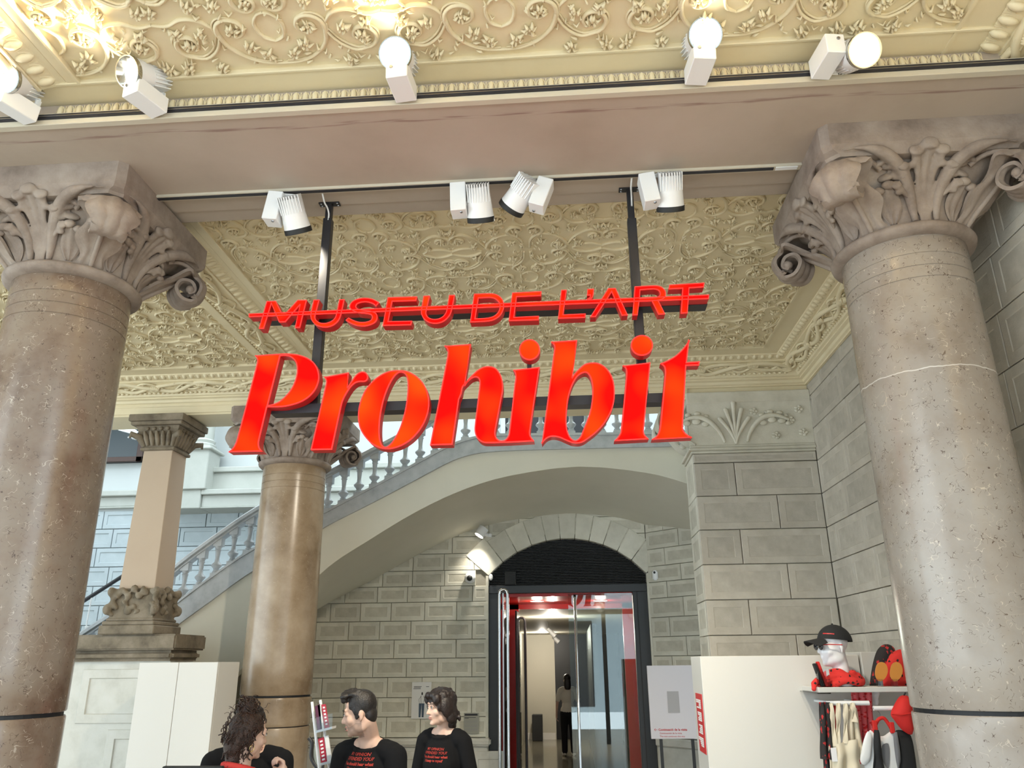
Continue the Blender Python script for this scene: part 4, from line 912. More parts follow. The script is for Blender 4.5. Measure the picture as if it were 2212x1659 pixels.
upper(1765, 158, 8, 0, 32, 'lit round spotlight angled downward above the capital by the block wall', roll=0)
LO = 'white spotlights on the track by the sign'
def lower(px, py, rz, pan, tilt, roll, label, pw=125):
    q = onZ(px, py, 4.285); spotlight(label, LO, (q[0], 3.547, 4.285), Eu(RZ(rz), RY(pan)), math.radians(tilt), math.radians(roll), False, power=pw, size=1.3)
lower(600, 412, 0, 8, 38, -18, 'white spotlight with black bezel hanging near the capital left of the sign', 40)
lower(990, 396, 0, -2, 38, 0, 'white spotlight with black bezel pointing straight down between the two sign poles')
lower(1182, 385, 180, -20, -38, -28, 'white spotlight with black bezel tilted sideways between the two sign poles')
lower(1394, 372, 0, -8, 38, 6, 'white spotlight with black bezel hanging between a sign pole and the stone wall capital')

gc = thing('green_cable', 'loose green cables tucked behind the capital by the block wall', 'cable')
for k in range(2): obj('strand', MB().tube(spline3([onX(x, y+6*k, 2.19) for x, y in ((2060, 492), (2078, 476), (2092, 462), (2106, 440), (2116, 418))], 4), 0.006, 6), 'cable_green', gc, smooth=80)
# ------------------------------------------------------------------ staircase
YS = 7.75
def xz(pts, Y): return [(lambda q: (q[0], q[2]))(onY(x, y, Y)) for x, y in pts]
def interp(pts):
    X = [p[0] for p in pts]; Z = [p[1] for p in pts]; return lambda x: float(np.interp(x, X, Z))
def smooth_line(pts, n=3): return spline(pts, sub=n)
T_ = xz([(280, 1388), (380, 1306), (466, 1242), (550, 1186), (702, 1108), (850, 1030), (950, 975), (985, 959), (1025, 947), (1080, 941), (1200, 940), (1440, 937), (1500, 936)], YS)
L_ = xz([(280, 1440), (375, 1359), (460, 1297), (534, 1243), (700, 1141), (800, 1090), (900, 1037), (960, 1005), (1000, 988), (1050, 978), (1150, 973), (1440, 966), (1500, 965)], YS)
A_ = [(-4.6, 0.95), (-4.0, 1.22), (-3.2, 1.80), (-2.8, 2.32)]+xz([(700, 1232), (800, 1165), (900, 1105), (1000, 1058), (1100, 1028), (1250, 1008), (1400, 1022), (1485, 1045)], YS)+[(1.6, 3.36)]
B_ = [(-4.6, 1.75), (-3.6, 2.24)]+xz([(690, 1310), (800, 1255), (900, 1200), (1000, 1152), (1100, 1125), (1230, 1110), (1330, 1118), (1395, 1135)], 9.5)+[(1.6, 3.12)]
T_ = [(-6.6, 0.62)]+T_; L_ = [(-6.6, 0.45)]+L_; A_ = [(-6.6, 0.0)]+A_; B_ = [(-6.6, 0.75)]+B_
T_, L_, A_, B_ = [smooth_line(q) for q in (T_, L_, A_, B_)]
fT, fL, fA, fB = [interp(q) for q in (T_, L_, A_, B_)]
stair = thing('staircase', 'pale marble staircase with turned balusters rising over the arched doorway to a landing', 'staircase')
XS = np.linspace(-6.4, 1.42, 110)
def ribbon(f0, f1, y0, y1, mat, name, bev=0):
    b = MB(); n = len(XS); vs = [(x, y, f(x)) for f in (f0, f1) for y in (y0, y1) for x in XS]      # f0y0, f0y1, f1y0, f1y1
    fs = []
    for i in range(n-1): fs += [(i, i+1, 2*n+i+1, 2*n+i), (n+i, 3*n+i, 3*n+i+1, n+i+1), (2*n+i, 2*n+i+1, 3*n+i+1, 3*n+i), (i, n+i, n+i+1, i+1)]
    fs += [(0, 2*n, 3*n, n), (n-1, 2*n-1, 4*n-1, 3*n-1)]
    return obj(name, b.add(vs, fs), mat, stair, smooth=30)
ribbon(lambda x: fL(x)+0.035, fT, YS-0.02, YS+0.22, 'stair_marble', 'stringer')
ribbon(lambda x: fT(x)-0.012, lambda x: fT(x)+0.014, YS-0.035, YS+0.23, 'stair_marble', 'stringer_cap')
ribbon(fL, lambda x: fL(x)+0.035, YS-0.030, YS+0.2, 'stair_marble', 'stringer_moulding')
ribbon(fA, fL, YS, YS+0.12, 'stair_plaster', 'fascia')
b = MB(); b.grid(lambda u, v: (XS[0]+(XS[-1]-XS[0])*u, YS+0.01+(9.55-YS)*v, fA(XS[0]+(XS[-1]-XS[0])*u)*(1-v)+fB(XS[0]+(XS[-1]-XS[0])*u)*v), 70, 10); obj('soffit', b, 'stair_plaster', stair, smooth=80)
# steps and landing slab
for k in range(23):
    x0 = -6.2+k*0.235; x1 = x0+0.25; z = fT(x0+0.12)-0.02
    obj('step', MB().box(x0, x1, YS+0.2, 9.5, z-0.34, z), 'stair_marble', stair, bevel=0.006)
obj('landing', MB().box(-0.78, 1.45, YS+0.2, 11.9, 3.86, 4.0), 'stair_marble', stair)
# handrail and balusters
fR = lambda x: fT(x)+0.455
b = MB(); n = len(XS); prof = [(-0.055, 0.0), (-0.055, 0.02), (-0.085, 0.03), (-0.085, 0.065), (-0.06, 0.085), (0.06, 0.085), (0.085, 0.065), (0.085, 0.03), (0.055, 0.02), (0.055, 0.0)]
XR_ = [x for x in XS if x > -5.8]
vs = [(x, YS+0.08+a, fR(x)-0.085+c) for x in XR_ for a, c in prof]; m = len(prof)
fs = [(i*m+j, i*m+(j+1) % m, (i+1)*m+(j+1) % m, (i+1)*m+j) for i in range(len(XR_)-1) for j in range(m)]+[tuple(range(m)), tuple(range((len(XR_)-1)*m, len(XR_)*m))]
obj('handrail', b.add(vs, fs), 'stair_marble', stair, smooth=30)
q = MB(); q.box(-0.042, 0.042, -0.042, 0.042, -0.06, 0.055)
q.lathe([(0.038, 0.055), (0.040, 0.062), (0.030, 0.070), (0.034, 0.077), (0.024, 0.086), (0.030, 0.100), (0.050, 0.122), (0.053, 0.135), (0.040, 0.150), (0.024, 0.165), (0.020, 0.200), (0.026, 0.275), (0.034, 0.283), (0.024, 0.290), (0.030, 0.300), (0.036, 0.312), (0.036, 0.320)], 16)
q.box(-0.042, 0.042, -0.042, 0.042, 0.318, 0.40); BAL = q.mesh('baluster', 'stair_marble', 40)
x = -3.86-0.1568*10
while x < 1.0:
    o = link('baluster', BAL, stair); o.location = (x, YS+0.08, fT(x)); x += 0.1568
# dark handrail on the lower flight behind the pier
hr = thing('stair_handrail', 'thin black metal handrail with white posts behind the brown pier', 'handrail')
a, b_ = onY(150, 1318, 8.6), onY(300, 1222, 8.6)
obj('rail', MB().tube([a, b_], 0.022, 8), 'black_metal', hr)
for t in (0.32, 0.8): p = a*(1-t)+b_*t; obj('post', MB().tube([p, (p[0]-0.02, p[1], p[2]-0.95)], 0.008, 6), 'white_metal', hr)
p = a*0.68+b_*0.32; obj('lower_rail', MB().tube([(p[0]-0.02, p[1], p[2]-0.33), (p[0]+0.45, p[1], p[2]-0.31)], 0.008, 6), 'white_metal', hr)

# ------------------------------------------------------------------ square pier on its parapet
YPf = 6.9
pp = thing('square_pier', 'cream square pier with brown carved capital and base on a stone parapet', 'pier', (-3.84, 7.085, 2.15))
obj('shaft', MB().add([(s*hw, t*hw, z) for z, hw in ((0.38, 0.165), (1.66, 0.140)) for s, t in ((-1, -1), (1, -1), (1, 1), (-1, 1))], [(0, 3, 2, 1), (4, 5, 6, 7), (0, 1, 5, 4), (1, 2, 6, 5), (2, 3, 7, 6), (3, 0, 4, 7)]), 'pier_plaster', pp, bevel=0.004)
cp = obj('capital', MB().add([(s*hw, t*hw, z) for z, hw in ((1.68, 0.150), (1.87, 0.205)) for s, t in ((-1, -1), (1, -1), (1, 1), (-1, 1))], [(0, 3, 2, 1), (4, 5, 6, 7), (0, 1, 5, 4), (1, 2, 6, 5), (2, 3, 7, 6), (3, 0, 4, 7)]), 'pier_stone', pp)
b = MB()
for z0, z1, h in ((1.655, 1.685, 0.168), (1.87, 1.885, 0.215), (1.885, 1.92, 0.250), (1.92, 1.985, 0.268)): b.box(-h, h, -h, h, z0, z1)
obj('abacus', b, 'pier_stone', cp, bevel=0.007)
q = MB()
for k in range(5):
    u = -0.11+0.055*k; q.tube([(u*0.9, -0.160, 1.70), (u, -0.185, 1.77), (u*1.1, -0.215, 1.83)], [0.015, 0.026, 0.010], 7)
for k in range(4): q.ball((-0.10+0.066*k, -0.205, 1.855), (0.022, 0.016, 0.02), 7, 5)
for s in (-1, 1): q.tube([(s*0.135, -0.15, 1.70), (s*0.17, -0.19, 1.78), (s*0.235, -0.235, 1.80), (s*0.24, -0.24, 1.76)], [0.02, 0.03, 0.028, 0.01], 7)
LFm = q.mesh('carved_leaves', 'pier_stone', 70)
for r in range(4): link('carved_leaves', LFm, cp).rotation_euler = (0, 0, r*math.pi/2)
bs = obj('base', MB().add([(s*hw, t*hw, z) for z, hw in ((0.12, 0.20), (0.39, 0.170)) for s, t in ((-1, -1), (1, -1), (1, 1), (-1, 1))], [(0, 3, 2, 1), (4, 5, 6, 7), (0, 1, 5, 4), (1, 2, 6, 5), (2, 3, 7, 6), (3, 0, 4, 7)]), 'pier_stone', pp)
rs = random.Random(5); q = MB()
for k in range(26):
    u, z = rs.uniform(-0.19, 0.19), rs.uniform(0.16, 0.38); q.ball((u, -0.185-rs.uniform(0, 0.02), z), (rs.uniform(0.02, 0.04), 0.028, rs.uniform(0.018, 0.034)), 8, 5, Matrix.Rotation(rs.uniform(-1, 1), 3, 'Y'))
for s in (-1, 1): q.ball((s*0.205, -0.205, 0.36), (0.035, 0.035, 0.045), 8, 5); q.ball((s*0.215, -0.215, 0.21), (0.04, 0.04, 0.05), 8, 5)
q.ball((0, -0.20, 0.385), (0.035, 0.03, 0.035), 9, 6)
_o = remesh(q, 'carved_leaves', 'pier_stone', 0.011, 3); LFb = _o.data; bpy.data.objects.remove(_o)
for r in range(4): link('carved_leaves', LFb, bs).rotation_euler = (0, 0, r*math.pi/2)
b = MB()
for z0, z1, h in ((0.0, 0.075, 0.25), (0.075, 0.11, 0.235), (0.11, 0.135, 0.215)): b.box(-h, h, -h, h, z0, z1)
obj('plinth', b, 'pier_stone', bs, bevel=0.008)
wp = struct(obj('wall_parapet', MB().box(-9, -3.47, 6.97, 7.40, 0, 1.93), 'dado_stone'))
obj('cap', MB().box(-9, -3.405, 6.88, 7.48, 2.02, 2.15), 'pier_stone', wp, bevel=0.014, bseg=2)
obj('cap_moulding', MB().box(-9, -3.43, 6.905, 7.46, 1.93, 2.018), 'pier_stone', wp, bevel=0.03, bseg=3)
place_blocks(wp, [(0.0, 0.62, 1.42, 1.88), (0.66, 1.3, 1.42, 1.88), (0.30, 0.95, 0.98, 1.40), (-0.2, 0.6, 0.5, 0.96)], (-4.25, 6.955, 0), (1, 0, 0), (0, 0, 1), 'dado_stone', d=0.02, gap=0.03, name='panel', inset=0.07, rec=0.012)

# white two-door cabinet
cb = thing('storage_cabinet', 'plain white two-door cabinet beside the ochre column under the pier', 'cabinet', (0, 0, 0))
obj('body', MB().box(-3.385, -2.752, 6.325, 6.72, 0, 1.915), 'white_paint', cb, bevel=0.002)
for x0, x1 in ((-3.384, -3.068), (-3.064, -2.753)): obj('door', MB().box(x0, x1, 6.30, 6.323, 0.02, 1.915), 'white_paint', cb, bevel=0.002)

# ------------------------------------------------------------------ glazed doorway
d1 = struct(thing('door_1', None, None)); YD = 9.58
fr_ = MB()
fr_.box(DX0, -0.835, YD-0.03, YD+0.10, 0, 2.66); fr_.box(0.72, DX1, YD-0.03, YD+0.10, 0, 2.66)
obj('door_frame', fr_, 'dark_frame', d1, bevel=0.004)
obj('door_frame', MB().box(0.765, 0.775, YD-0.034, YD, 0, 2.66), 'rubber_black', d1)
obj('lintel', MB().box(DX0, DX1, YD-0.05, YD+0.10, 2.655, 2.745), 'dark_frame', d1, bevel=0.005)
lv = link('louvre', MB().prism([[(DX0, 2.745), (DX1, 2.745)]+[(DXC+AR*math.cos(a), AZ+AR*math.sin(a)) for a in np.linspace(math.radians(41), math.radians(139), 24)]], lambda u, v, w: (u, w, v), YD+0.05, YD+0.08).mesh('louvre', 'dark_void'), d1)
z = 2.752
while z < AZ+AR-0.012:
    hw = 0.925 if z+0.02 < SPR else math.sqrt(max(AR**2-(z+0.014-AZ)**2, 0.0004))
    hw = min(hw, 0.925)
    obj('slat', MB().add([(DXC-hw, YD-0.02, z), (DXC+hw, YD-0.02, z), (DXC+hw, YD+0.045, z+0.014), (DXC-hw, YD+0.045, z+0.014), (DXC-hw, YD-0.02, z+0.004), (DXC+hw, YD-0.02, z+0.004), (DXC+hw, YD+0.045, z+0.018), (DXC-hw, YD+0.045, z+0.018)], [(0, 3, 2, 1), (4, 5, 6, 7), (0, 1, 5, 4), (1, 2, 6, 5), (2, 3, 7, 6), (3, 0, 4, 7)]), 'louvre_black', lv)
    z += 0.0185
obj('speaker_box', MB().box(onY(1090, 1248, 9.5)[0], onY(1114, 1248, 9.5)[0], YD-0.06, YD-0.02, 2.755, 2.91), 'rubber_black', d1, bevel=0.004)
def leaf(x0, x1, name='door_leaf'):
    lf = link(name, MB().box(x0+0.005, x1-0.005, YD+0.02, YD+0.032, 0.02, 2.645).mesh('glass_pane', 'glass'), d1); return lf
l1 = leaf(-0.04, 0.72)
def pull(x, y0, ztop, along):
    q = MB()
    for s in (-1, 1):
        d = Vector(along)*0.045*s; base = Vector((x, y0, 0))
        path = [base+d+Vector((0, 0, 0.35)), base+d+Vector((0, 0, ztop-0.05)), base+d*0.85+Vector((0, 0, ztop-0.015)), base+d*0.35+Vector((0, 0, ztop)), base+Vector((0, 0, ztop))]
        q.tube(path, 0.016, 10)
    return q
q = MB(); q.tube([(0.045, YD-0.03, 0.3), (0.045, YD-0.03, 2.60), (0.045, YD+0.02, 2.62)], 0.016, 10); q.tube([(0.045, YD+0.08, 0.3), (0.045, YD+0.08, 2.60), (0.045, YD+0.03, 2.62)], 0.016, 10)
obj('pull_handle', q, 'chrome', l1, smooth=70)
XLf = -0.735
l2 = link('door_leaf', MB().box(XLf-0.006, XLf+0.006, 8.80, 9.57, 0.02, 2.60).mesh('glass_pane', 'glass'), d1)
obj('pull_handle', pull(XLf, 8.84, 2.64, (1, 0, 0)), 'chrome', l2, smooth=70)
obj('edge_strip', MB().box(XLf-0.008, XLf+0.008, 8.785, 8.80, 0.02, 2.60), 'steel', l2)

# vestibule and corridor beyond the glass
plain('vest_red', (0.50, 0.014, 0.008), 0.25); plain('vest_orange', (0.72, 0.06, 0.02), 0.3); plain('corridor_wall', (0.46, 0.43, 0.35), 0.6); plain('corridor_floor', (0.20, 0.18, 0.13), 0.12); plain('corridor_black', (0.006, 0.006, 0.007), 0.5)
wv = struct(obj('wall_vestibule', MB().box(-1.0, -0.98, 9.66, 11.0, 0, 2.7).box(0.92, 0.94, 9.66, 11.0, 0, 2.7), 'vest_red'))
obj('wall_panel', MB().box(-0.98, -0.97, 9.7, 10.9, 1.0, 1.75).box(0.91, 0.92, 9.7, 10.9, 0.9, 1.70), 'white_paint', wv)
obj('wall_panel', MB().box(0.905, 0.92, 9.9, 10.9, 1.70, 2.2), 'vest_orange', wv)
cv = struct(obj('ceiling_vestibule', MB().box(-1.0, 0.94, 9.62, 11.02, 2.62, 2.72), 'vest_red'))
vf = MB(); vf.box(-1.0, -0.71, 11.0, 11.1, 0, 2.7); vf.box(0.68, 0.95, 11.0, 11.1, 0, 2.7); vf.box(-1.0, 0.95, 11.0, 11.1, 2.56, 2.7)
struct(obj('wall_vestibule_back', vf, 'vest_red'))
plain('downlight_glow', (1, 1, 1), 0.4, emit=(1.0, 0.62, 0.30), es=4.0); plain('downlight_white', (1, 1, 1), 0.4, emit=(1.0, 0.93, 0.8), es=7.0)
def downlight(x, y, z, label, mat, pw, col, r=0.07):
    t = thing('downlight', label, 'downlight', (x, y, z), 'ceiling downlights behind the glass door')
    obj('trim_ring', MB().lathe([(r+0.02, 0), (r+0.02, -0.006), (r, -0.008), (r, 0)], 24, cap=False), 'white_metal', t); obj('lens', MB().lathe([(0.0, -0.004), (r, -0.004)], 24, cap=False), mat, t)
    l = bpy.data.lights.new('downlight', 'POINT'); l.energy = pw; l.color = col; l.shadow_soft_size = 0.06; lo = bpy.data.objects.new('downlight_source', l); COL.objects.link(lo); lo.parent = t; lo.location = (0, 0, -0.08)
q1, q2 = onZ(1160, 1298, 2.62), onZ(1297, 1297, 2.62)
downlight(q1[0], q1[1], 2.62, 'warm ceiling downlight over the open side of the red vestibule', 'downlight_glow', 3, (1, 0.85, 0.7)); downlight(q2[0], q2[1], 2.62, 'warm ceiling downlight seen through the closed glass door leaf', 'downlight_glow', 3, (1, 0.85, 0.7))
YC = 22.0
struct(obj('wall_corridor', MB().box(-1.3, -1.28, 11.1, YC, 0, 2.6).box(1.2, 1.22, 11.1, YC, 0, 2.6).box(-1.3, -0.48, YC, YC+0.1, 0, 2.6), 'corridor_wall'))
struct(obj('wall_corridor_dark', MB().box(-0.48, 1.22, YC-0.02, YC+0.1, 0, 2.6).box(0.35, 0.45, 15.5, YC, 0, 2.55), 'corridor_black'))
struct(obj('ceiling_corridor', MB().box(-1.3, 1.22, 11.1, YC+0.1, 2.56, 2.66), 'corridor_wall'))
struct(obj('floor_corridor', MB().box(-1.3, 1.22, 9.62, YC+0.1, -0.01, 0.004), 'corridor_floor'))
struct(obj('baseboard_corridor', MB().box(-1.28, -0.5, YC-0.03, YC, 0, 0.16), 'white_paint'))
q1 = onZ(1171, 1366, 2.56); downlight(q1[0], q1[1], 2.56, 'small white downlight deep in the corridor beyond the red vestibule', 'downlight_white', 45, (1, 0.93, 0.8), 0.09)
l = bpy.data.lights.new('corridor_fill', 'POINT'); l.energy = 22; l.color = (1, 0.93, 0.8); lo = bpy.data.objects.new('corridor_fill', l); COL.objects.link(lo); lo.location = (-0.3, 13.0, 2.35)  # bare point light without a fixture, added to brighten the corridor
bx = obj('bin', MB().box(onY(1150, 1575, 21.6)[0], onY(1172, 1575, 21.6)[0], 21.5, 21.8, 0.01, 0.62), 'rubber_black', bevel=0.01); tag(bx, 'low black box on the corridor floor against the far beige wall', 'bin')
p = onY(1182, 1345, 14.5)
ts = thing('track_spotlight', 'small grey spotlight hanging from the corridor ceiling behind the doorway', 'spotlight', (p[0], 14.5, 2.56))
obj('stem', MB().tube([(0, 0, 0), (0.02, 0, -0.12)], 0.008, 6), 'steel', ts); q = MB().lathe([(0.03, 0.09), (0.045, -0.09)], 14); q.xf(Matrix.Translation((0.07, 0, -0.19)) @ Matrix.Rotation(-0.8, 4, 'Y')); obj('head', q, 'white_metal', ts)
q = MB().lathe([(0.03, 0.07), (0.042, -0.07)], 14); q.xf(Matrix.Translation((0.14, 0.2, -0.30)) @ Matrix.Rotation(-0.8, 4, 'Y')); obj('head', q, 'white_metal', ts)
# inner glass door with tall pull handle
d3 = struct(thing('door_3', None, None)); l3 = link('door_leaf', MB().box(-0.70, -0.688, 10.25, 11.0, 0.02, 2.5).mesh('glass_pane', 'glass'), d3)
obj('pull_handle', pull(-0.64, 10.45, 2.42, (1, 0, 0)), 'dark_frame', l3, smooth=70); obj('edge_strip', MB().box(-0.705, -0.683, 10.235, 10.25, 0.02, 2.5), 'rubber_black', l3)

# ------------------------------------------------------------------ devices and papers on the back walls
p = onY(1015, 1248, 9.45); dc = thing('dome_camera', 'round white dome camera on the stone wall left of the louvre', 'camera', (p[0], 9.495, p[2]))
q = MB().lathe([(0.062, 0), (0.066, 0.03), (0.058, 0.055), (0.04, 0.075)], 24); q.xf(Matrix.Rotation(math.pi/2, 4, 'X')); obj('housing', q, 'white_metal', dc, smooth=50)
obj('lens', MB().ball((0, -0.075, -0.008), (0.034, 0.03, 0.034), 14, 8), 'rubber_black', dc, smooth=180)
p = onY(1040, 1149, 9.36); ws_ = thing('wall_spot', 'small white wall spotlight shining on the stones left of the arch', 'spotlight', (p[0], 9.36, p[2]))
obj('arm', MB().tube([(0.07, 0.14, -0.03), (0.06, 0.04, -0.03), (0.0, 0.0, 0)], 0.022, 8).lathe([(0.045, -0.02), (0.045, 0.02)], 16, (0.07, 0.11, -0.03)), 'white_metal', ws_, smooth=60)
q = MB().lathe([(0.05, 0.06), (0.06, 0.055), (0.06, -0.055)], 20); q.xf(Matrix.Rotation(0.55, 4, 'Y') @ Matrix.Rotation(-0.2, 4, 'X')); obj('head', q, 'white_metal', ws_, smooth=40)
q = MB().lathe([(0.0, -0.0565), (0.052, -0.0565)], 20, cap=False); q.xf(Matrix.Rotation(0.55, 4, 'Y') @ Matrix.Rotation(-0.2, 4, 'X')); plain('warm_lens', (1, 1, 1), 0.4, emit=(1, 0.93, 0.75), es=5); obj('lens', q, 'warm_lens', ws_)
l = bpy.data.lights.new('wall_spot_light', 'SPOT'); l.energy = 9; l.color = (1, 0.94, 0.82); l.spot_size = 1.6; l.spot_blend = 0.8; l.shadow_soft_size = 0.03
lo = bpy.data.objects.new('wall_spot_light', l); COL.objects.link(lo); lo.parent = ws_; lo.location = (-0.03, -0.02, -0.10); lo.rotation_euler = (0.25, 0.15, 0)
p = onY(1057, 1247, 9.5); q = MB().lathe([(0.03, 0), (0.034, 0.012), (0.02, 0.02)], 16); q.xf(Matrix.Translation((p[0]+0.02, 9.50, p[2])) @ Matrix.Rotation(math.pi/2, 4, 'X') @ Matrix.Diagonal((0.7, 1.1, 1, 1))); tag(obj('door_sensor', q, 'white_metal'), 'tiny white oval sensor at the edge of the dark louvre', 'sensor')
p = Vector(onY(1415, 1243, 9.41)); ms = thing('motion_sensor', 'small white box sensor on the splayed stone wall', 'sensor', (p.x, p.y, p.z))
obj('body', MB().box(-0.03, 0.03, -0.035, 0.03, -0.055, 0.055), 'white_metal', ms, bevel=0.014, bseg=3); obj('eye', MB().ball((-0.008, -0.034, 0.03), (0.014, 0.006, 0.014), 10, 6), 'rubber_black', ms)
plain('paper', (0.74, 0.73, 0.71), 0.7); plain('ink', (0.03, 0.03, 0.035), 0.7); plain('ink_grey', (0.30, 0.29, 0.28), 0.7); plain('jeans', (0.06, 0.09, 0.13), 0.8); plain('label_grey', (0.33, 0.32, 0.27), 0.6)
po = thing('poster', 'white paper poster of a standing figure taped to the stone wall behind the staff', 'poster', (-1.726, 9.485, 1.30))
obj('sheet', MB().box(-0.112, 0.112, -0.006, 0.003, 0, 0.385), 'paper', po)
q = MB()
for s in (-1, 1): q.add([(0.005, -0.0075, 0.16), (0.005+s*0.032, -0.0075, 0.16), (0.002+s*0.028, -0.0075, 0.015), (0.002+s*0.006, -0.0075, 0.015)], [(0, 1, 2, 3)])
obj('print_trousers', q, 'jeans', po)
q = MB(); e = lambda x, z, rx, rz: q.add([(x+rx*math.cos(a), -0.0078, z+rz*math.sin(a)) for a in np.linspace(0, 6.283, 14)[:-1]], [tuple(range(13))])
e(0.008, 0.262, 0.009, 0.017); 
q.tube([(0.0, -0.0078, 0.24), (-0.03, -0.0078, 0.20), (-0.02, -0.0078, 0.16)], 0.002, 4); q.tube([(0.02, -0.0078, 0.24), (0.038, -0.0078, 0.21), (0.025, -0.0078, 0.17)], 0.002, 4); q.tube([(-0.005, -0.0078, 0.24), (0.0, -0.0078, 0.16)], 0.002, 4)
for k, (x0, x1, z) in enumerate(((-0.09, 0.0, 0.335), (-0.09, -0.01, 0.325), (-0.095, -0.01, 0.312), (0.05, 0.085, 0.333))): q.add([(x0, -0.0078, z), (x1, -0.0078, z), (x1, -0.0078, z+0.005), (x0, -0.0078, z+0.005)], [(0, 1, 2, 3)])
obj('print', q, 'ink', po)
lb = thing('wall_label', 'grey wall text label with a black heading beside the dark door frame', 'label', (-1.155, 9.485, 1.144))
obj('plate', MB().box(-0.085, 0.085, -0.006, 0.003, 0, 0.215), 'label_grey', lb)
q = MB(); q.add([(-0.075, -0.0075, 0.185), (0.07, -0.0075, 0.185), (0.07, -0.0075, 0.205), (-0.075, -0.0075, 0.205)], [(0, 1, 2, 3)])
for z, w in ((0.165, 0.05), (0.155, -0.03)): q.add([(-0.075, -0.0075, z), (w, -0.0075, z), (w, -0.0075, z+0.005), (-0.075, -0.0075, z+0.005)], [(0, 1, 2, 3)])
obj('heading', q, 'ink', lb); q = MB()
for z in (0.11, 0.07, 0.03):
    for d in (0, 0.009, 0.018): q.add([(-0.075, -0.0075, z+d), (0.068, -0.0075, z+d), (0.068, -0.0075, z+d+0.004), (-0.075, -0.0075, z+d+0.004)], [(0, 1, 2, 3)])
obj('text_lines', q, 'ink_grey', lb)

# text helper: flat lettering from the built-in font, as mesh
def text_mesh(s, size, align='LEFT', ext=0.0, shear=0.0, bold=0.0):
    cu = bpy.data.curves.new('lettering', 'FONT'); cu.body = s; cu.size = size; cu.align_x = align; cu.extrude = ext; cu.shear = shear; cu.offset = bold; cu.resolution_u = 2
    o = bpy.data.objects.new('lettering', cu); COL.objects.link(o); dg = bpy.context.evaluated_depsgraph_get(); me = bpy.data.meshes.new_from_object(o.evaluated_get(dg)); bpy.data.objects.remove(o); bpy.data.curves.remove(cu); return me
def lettering(name, s, size, mat, parent, M, **kw):
    me = text_mesh(s, size, **kw); me.materials.clear(); me.materials.append(MATS[mat]); me.transform(M); return link(name, me, parent)
FACE = lambda x, y, z, rz=0.0: Matrix.Translation((x, y, z)) @ Matrix.Rotation(rz, 4, 'Z') @ Matrix.Rotation(math.pi/2, 4, 'X')
plain('board_white', (0.60, 0.58, 0.62), 0.5); plain('board_grey', (0.36, 0.35, 0.36), 0.6); plain('ink_red', (0.50, 0.02, 0.03), 0.6)
ib = thing('direction_board', 'pale grey direction board with red text and arrow by the doorway', 'board', (0.75, 8.6, 0))
obj('panel', MB().box(0, 0.50, 0, 0.03, 1.16, 1.845), 'board_white', ib, bevel=0.003)
obj('picture', MB().box(0.185, 0.30, -0.003, 0.0, 1.40, 1.60), 'board_grey', ib)
obj('leg', MB().box(0.08, 0.11, 0.005, 0.025, 0, 1.16), 'dark_frame', ib); obj('leg', MB().box(0.39, 0.42, 0.005, 0.025, 0, 1.16), 'dark_frame', ib); obj('foot', MB().box(0.05, 0.45, -0.15, 0.2, 0, 0.012), 'dark_frame', ib)
lettering('title_text', 'Continuació de la visita', 0.030, 'ink_red', ib, FACE(0.075, -0.002, 1.235), bold=0.0006)
lettering('subtitle_text', 'Continuación de la visita', 0.022, 'ink_red', ib, FACE(0.085, -0.002, 1.205)); lettering('subtitle_text', 'The visit continues this way', 0.022, 'ink_red', ib, FACE(0.085, -0.002, 1.177))
q = MB(); q.tube([(0.035, -0.002, 1.245), (0.065, -0.002, 1.245)], 0.002, 4); q.tube([(0.047, -0.002, 1.257), (0.035, -0.002, 1.245), (0.047, -0.002, 1.233)], 0.002, 4); obj('arrow', q, 'ink_red', ib)

hl = thing('hall_lamp', 'white sculptural lamp in front of the dark upper hall window', 'lamp', tuple(onY(277, 945, 11.6)))
obj('stem', MB().tube([(0, 0, 0), (0, 0.38, 0.25)], 0.012, 6), 'white_metal', hl)
obj('shade', MB().sheet(lambda u, v: (-0.16+0.34*u*(1-0.3*v), -0.05+0.12*v, 0.12-0.10*u+0.12*v), 6, 6, 0.012), 'white_metal', hl); obj('shade', MB().ball((0.14, 0.02, 0.01), (0.11, 0.06, 0.05), 14, 8), 'white_metal', hl, smooth=180)
# ------------------------------------------------------------------ merchandise display by the right wall
YM = 5.30
plain('display_white', (0.58, 0.565, 0.53), 0.5); plain('tag_red', (0.55, 0.02, 0.025), 0.5); plain('print_white', (0.8, 0.78, 0.78), 0.6)
dp = thing('display_wall', 'tall plain white display block with a red label on its side, beside the pilaster', 'display')
XD = onY(1512, 1418, YM)[0]; ZD = 1.918
obj('panel', MB().box(XD, 1.765, YM, YM+0.42, 0, ZD), 'display_white', dp, bevel=0.003)
lbm = []
for (x, y) in ((1503, 1499), (1516, 1500), (1527, 1631), (1512, 1626)): lbm.append(onX(x, y, XD))
Yl0, Yl1, Zl0, Zl1 = lbm[1][1], lbm[0][1], lbm[2][2], lbm[1][2]
lo_ = obj('label', MB().box(XD-0.003, XD, Yl0, Yl1, Zl0, Zl1), 'tag_red', dp)
q = MB(); rs = random.Random(2)
for g_ in range(4):
    for k in range(5):
        z1 = Zl1-(Zl1-Zl0)*(0.10+g_*0.215)-k*(Zl1-Zl0)*0.032; w = rs.uniform(0.3, 0.75)
        q.add([(XD-0.004, Yl0+(Yl1-Yl0)*0.2, z1), (XD-0.004, Yl0+(Yl1-Yl0)*(0.2+w), z1), (XD-0.004, Yl0+(Yl1-Yl0)*(0.2+w), z1-0.009), (XD-0.004, Yl0+(Yl1-Yl0)*0.2, z1-0.009)], [(0, 1, 2, 3)])
obj('label_print', q, 'print_white', lo_)
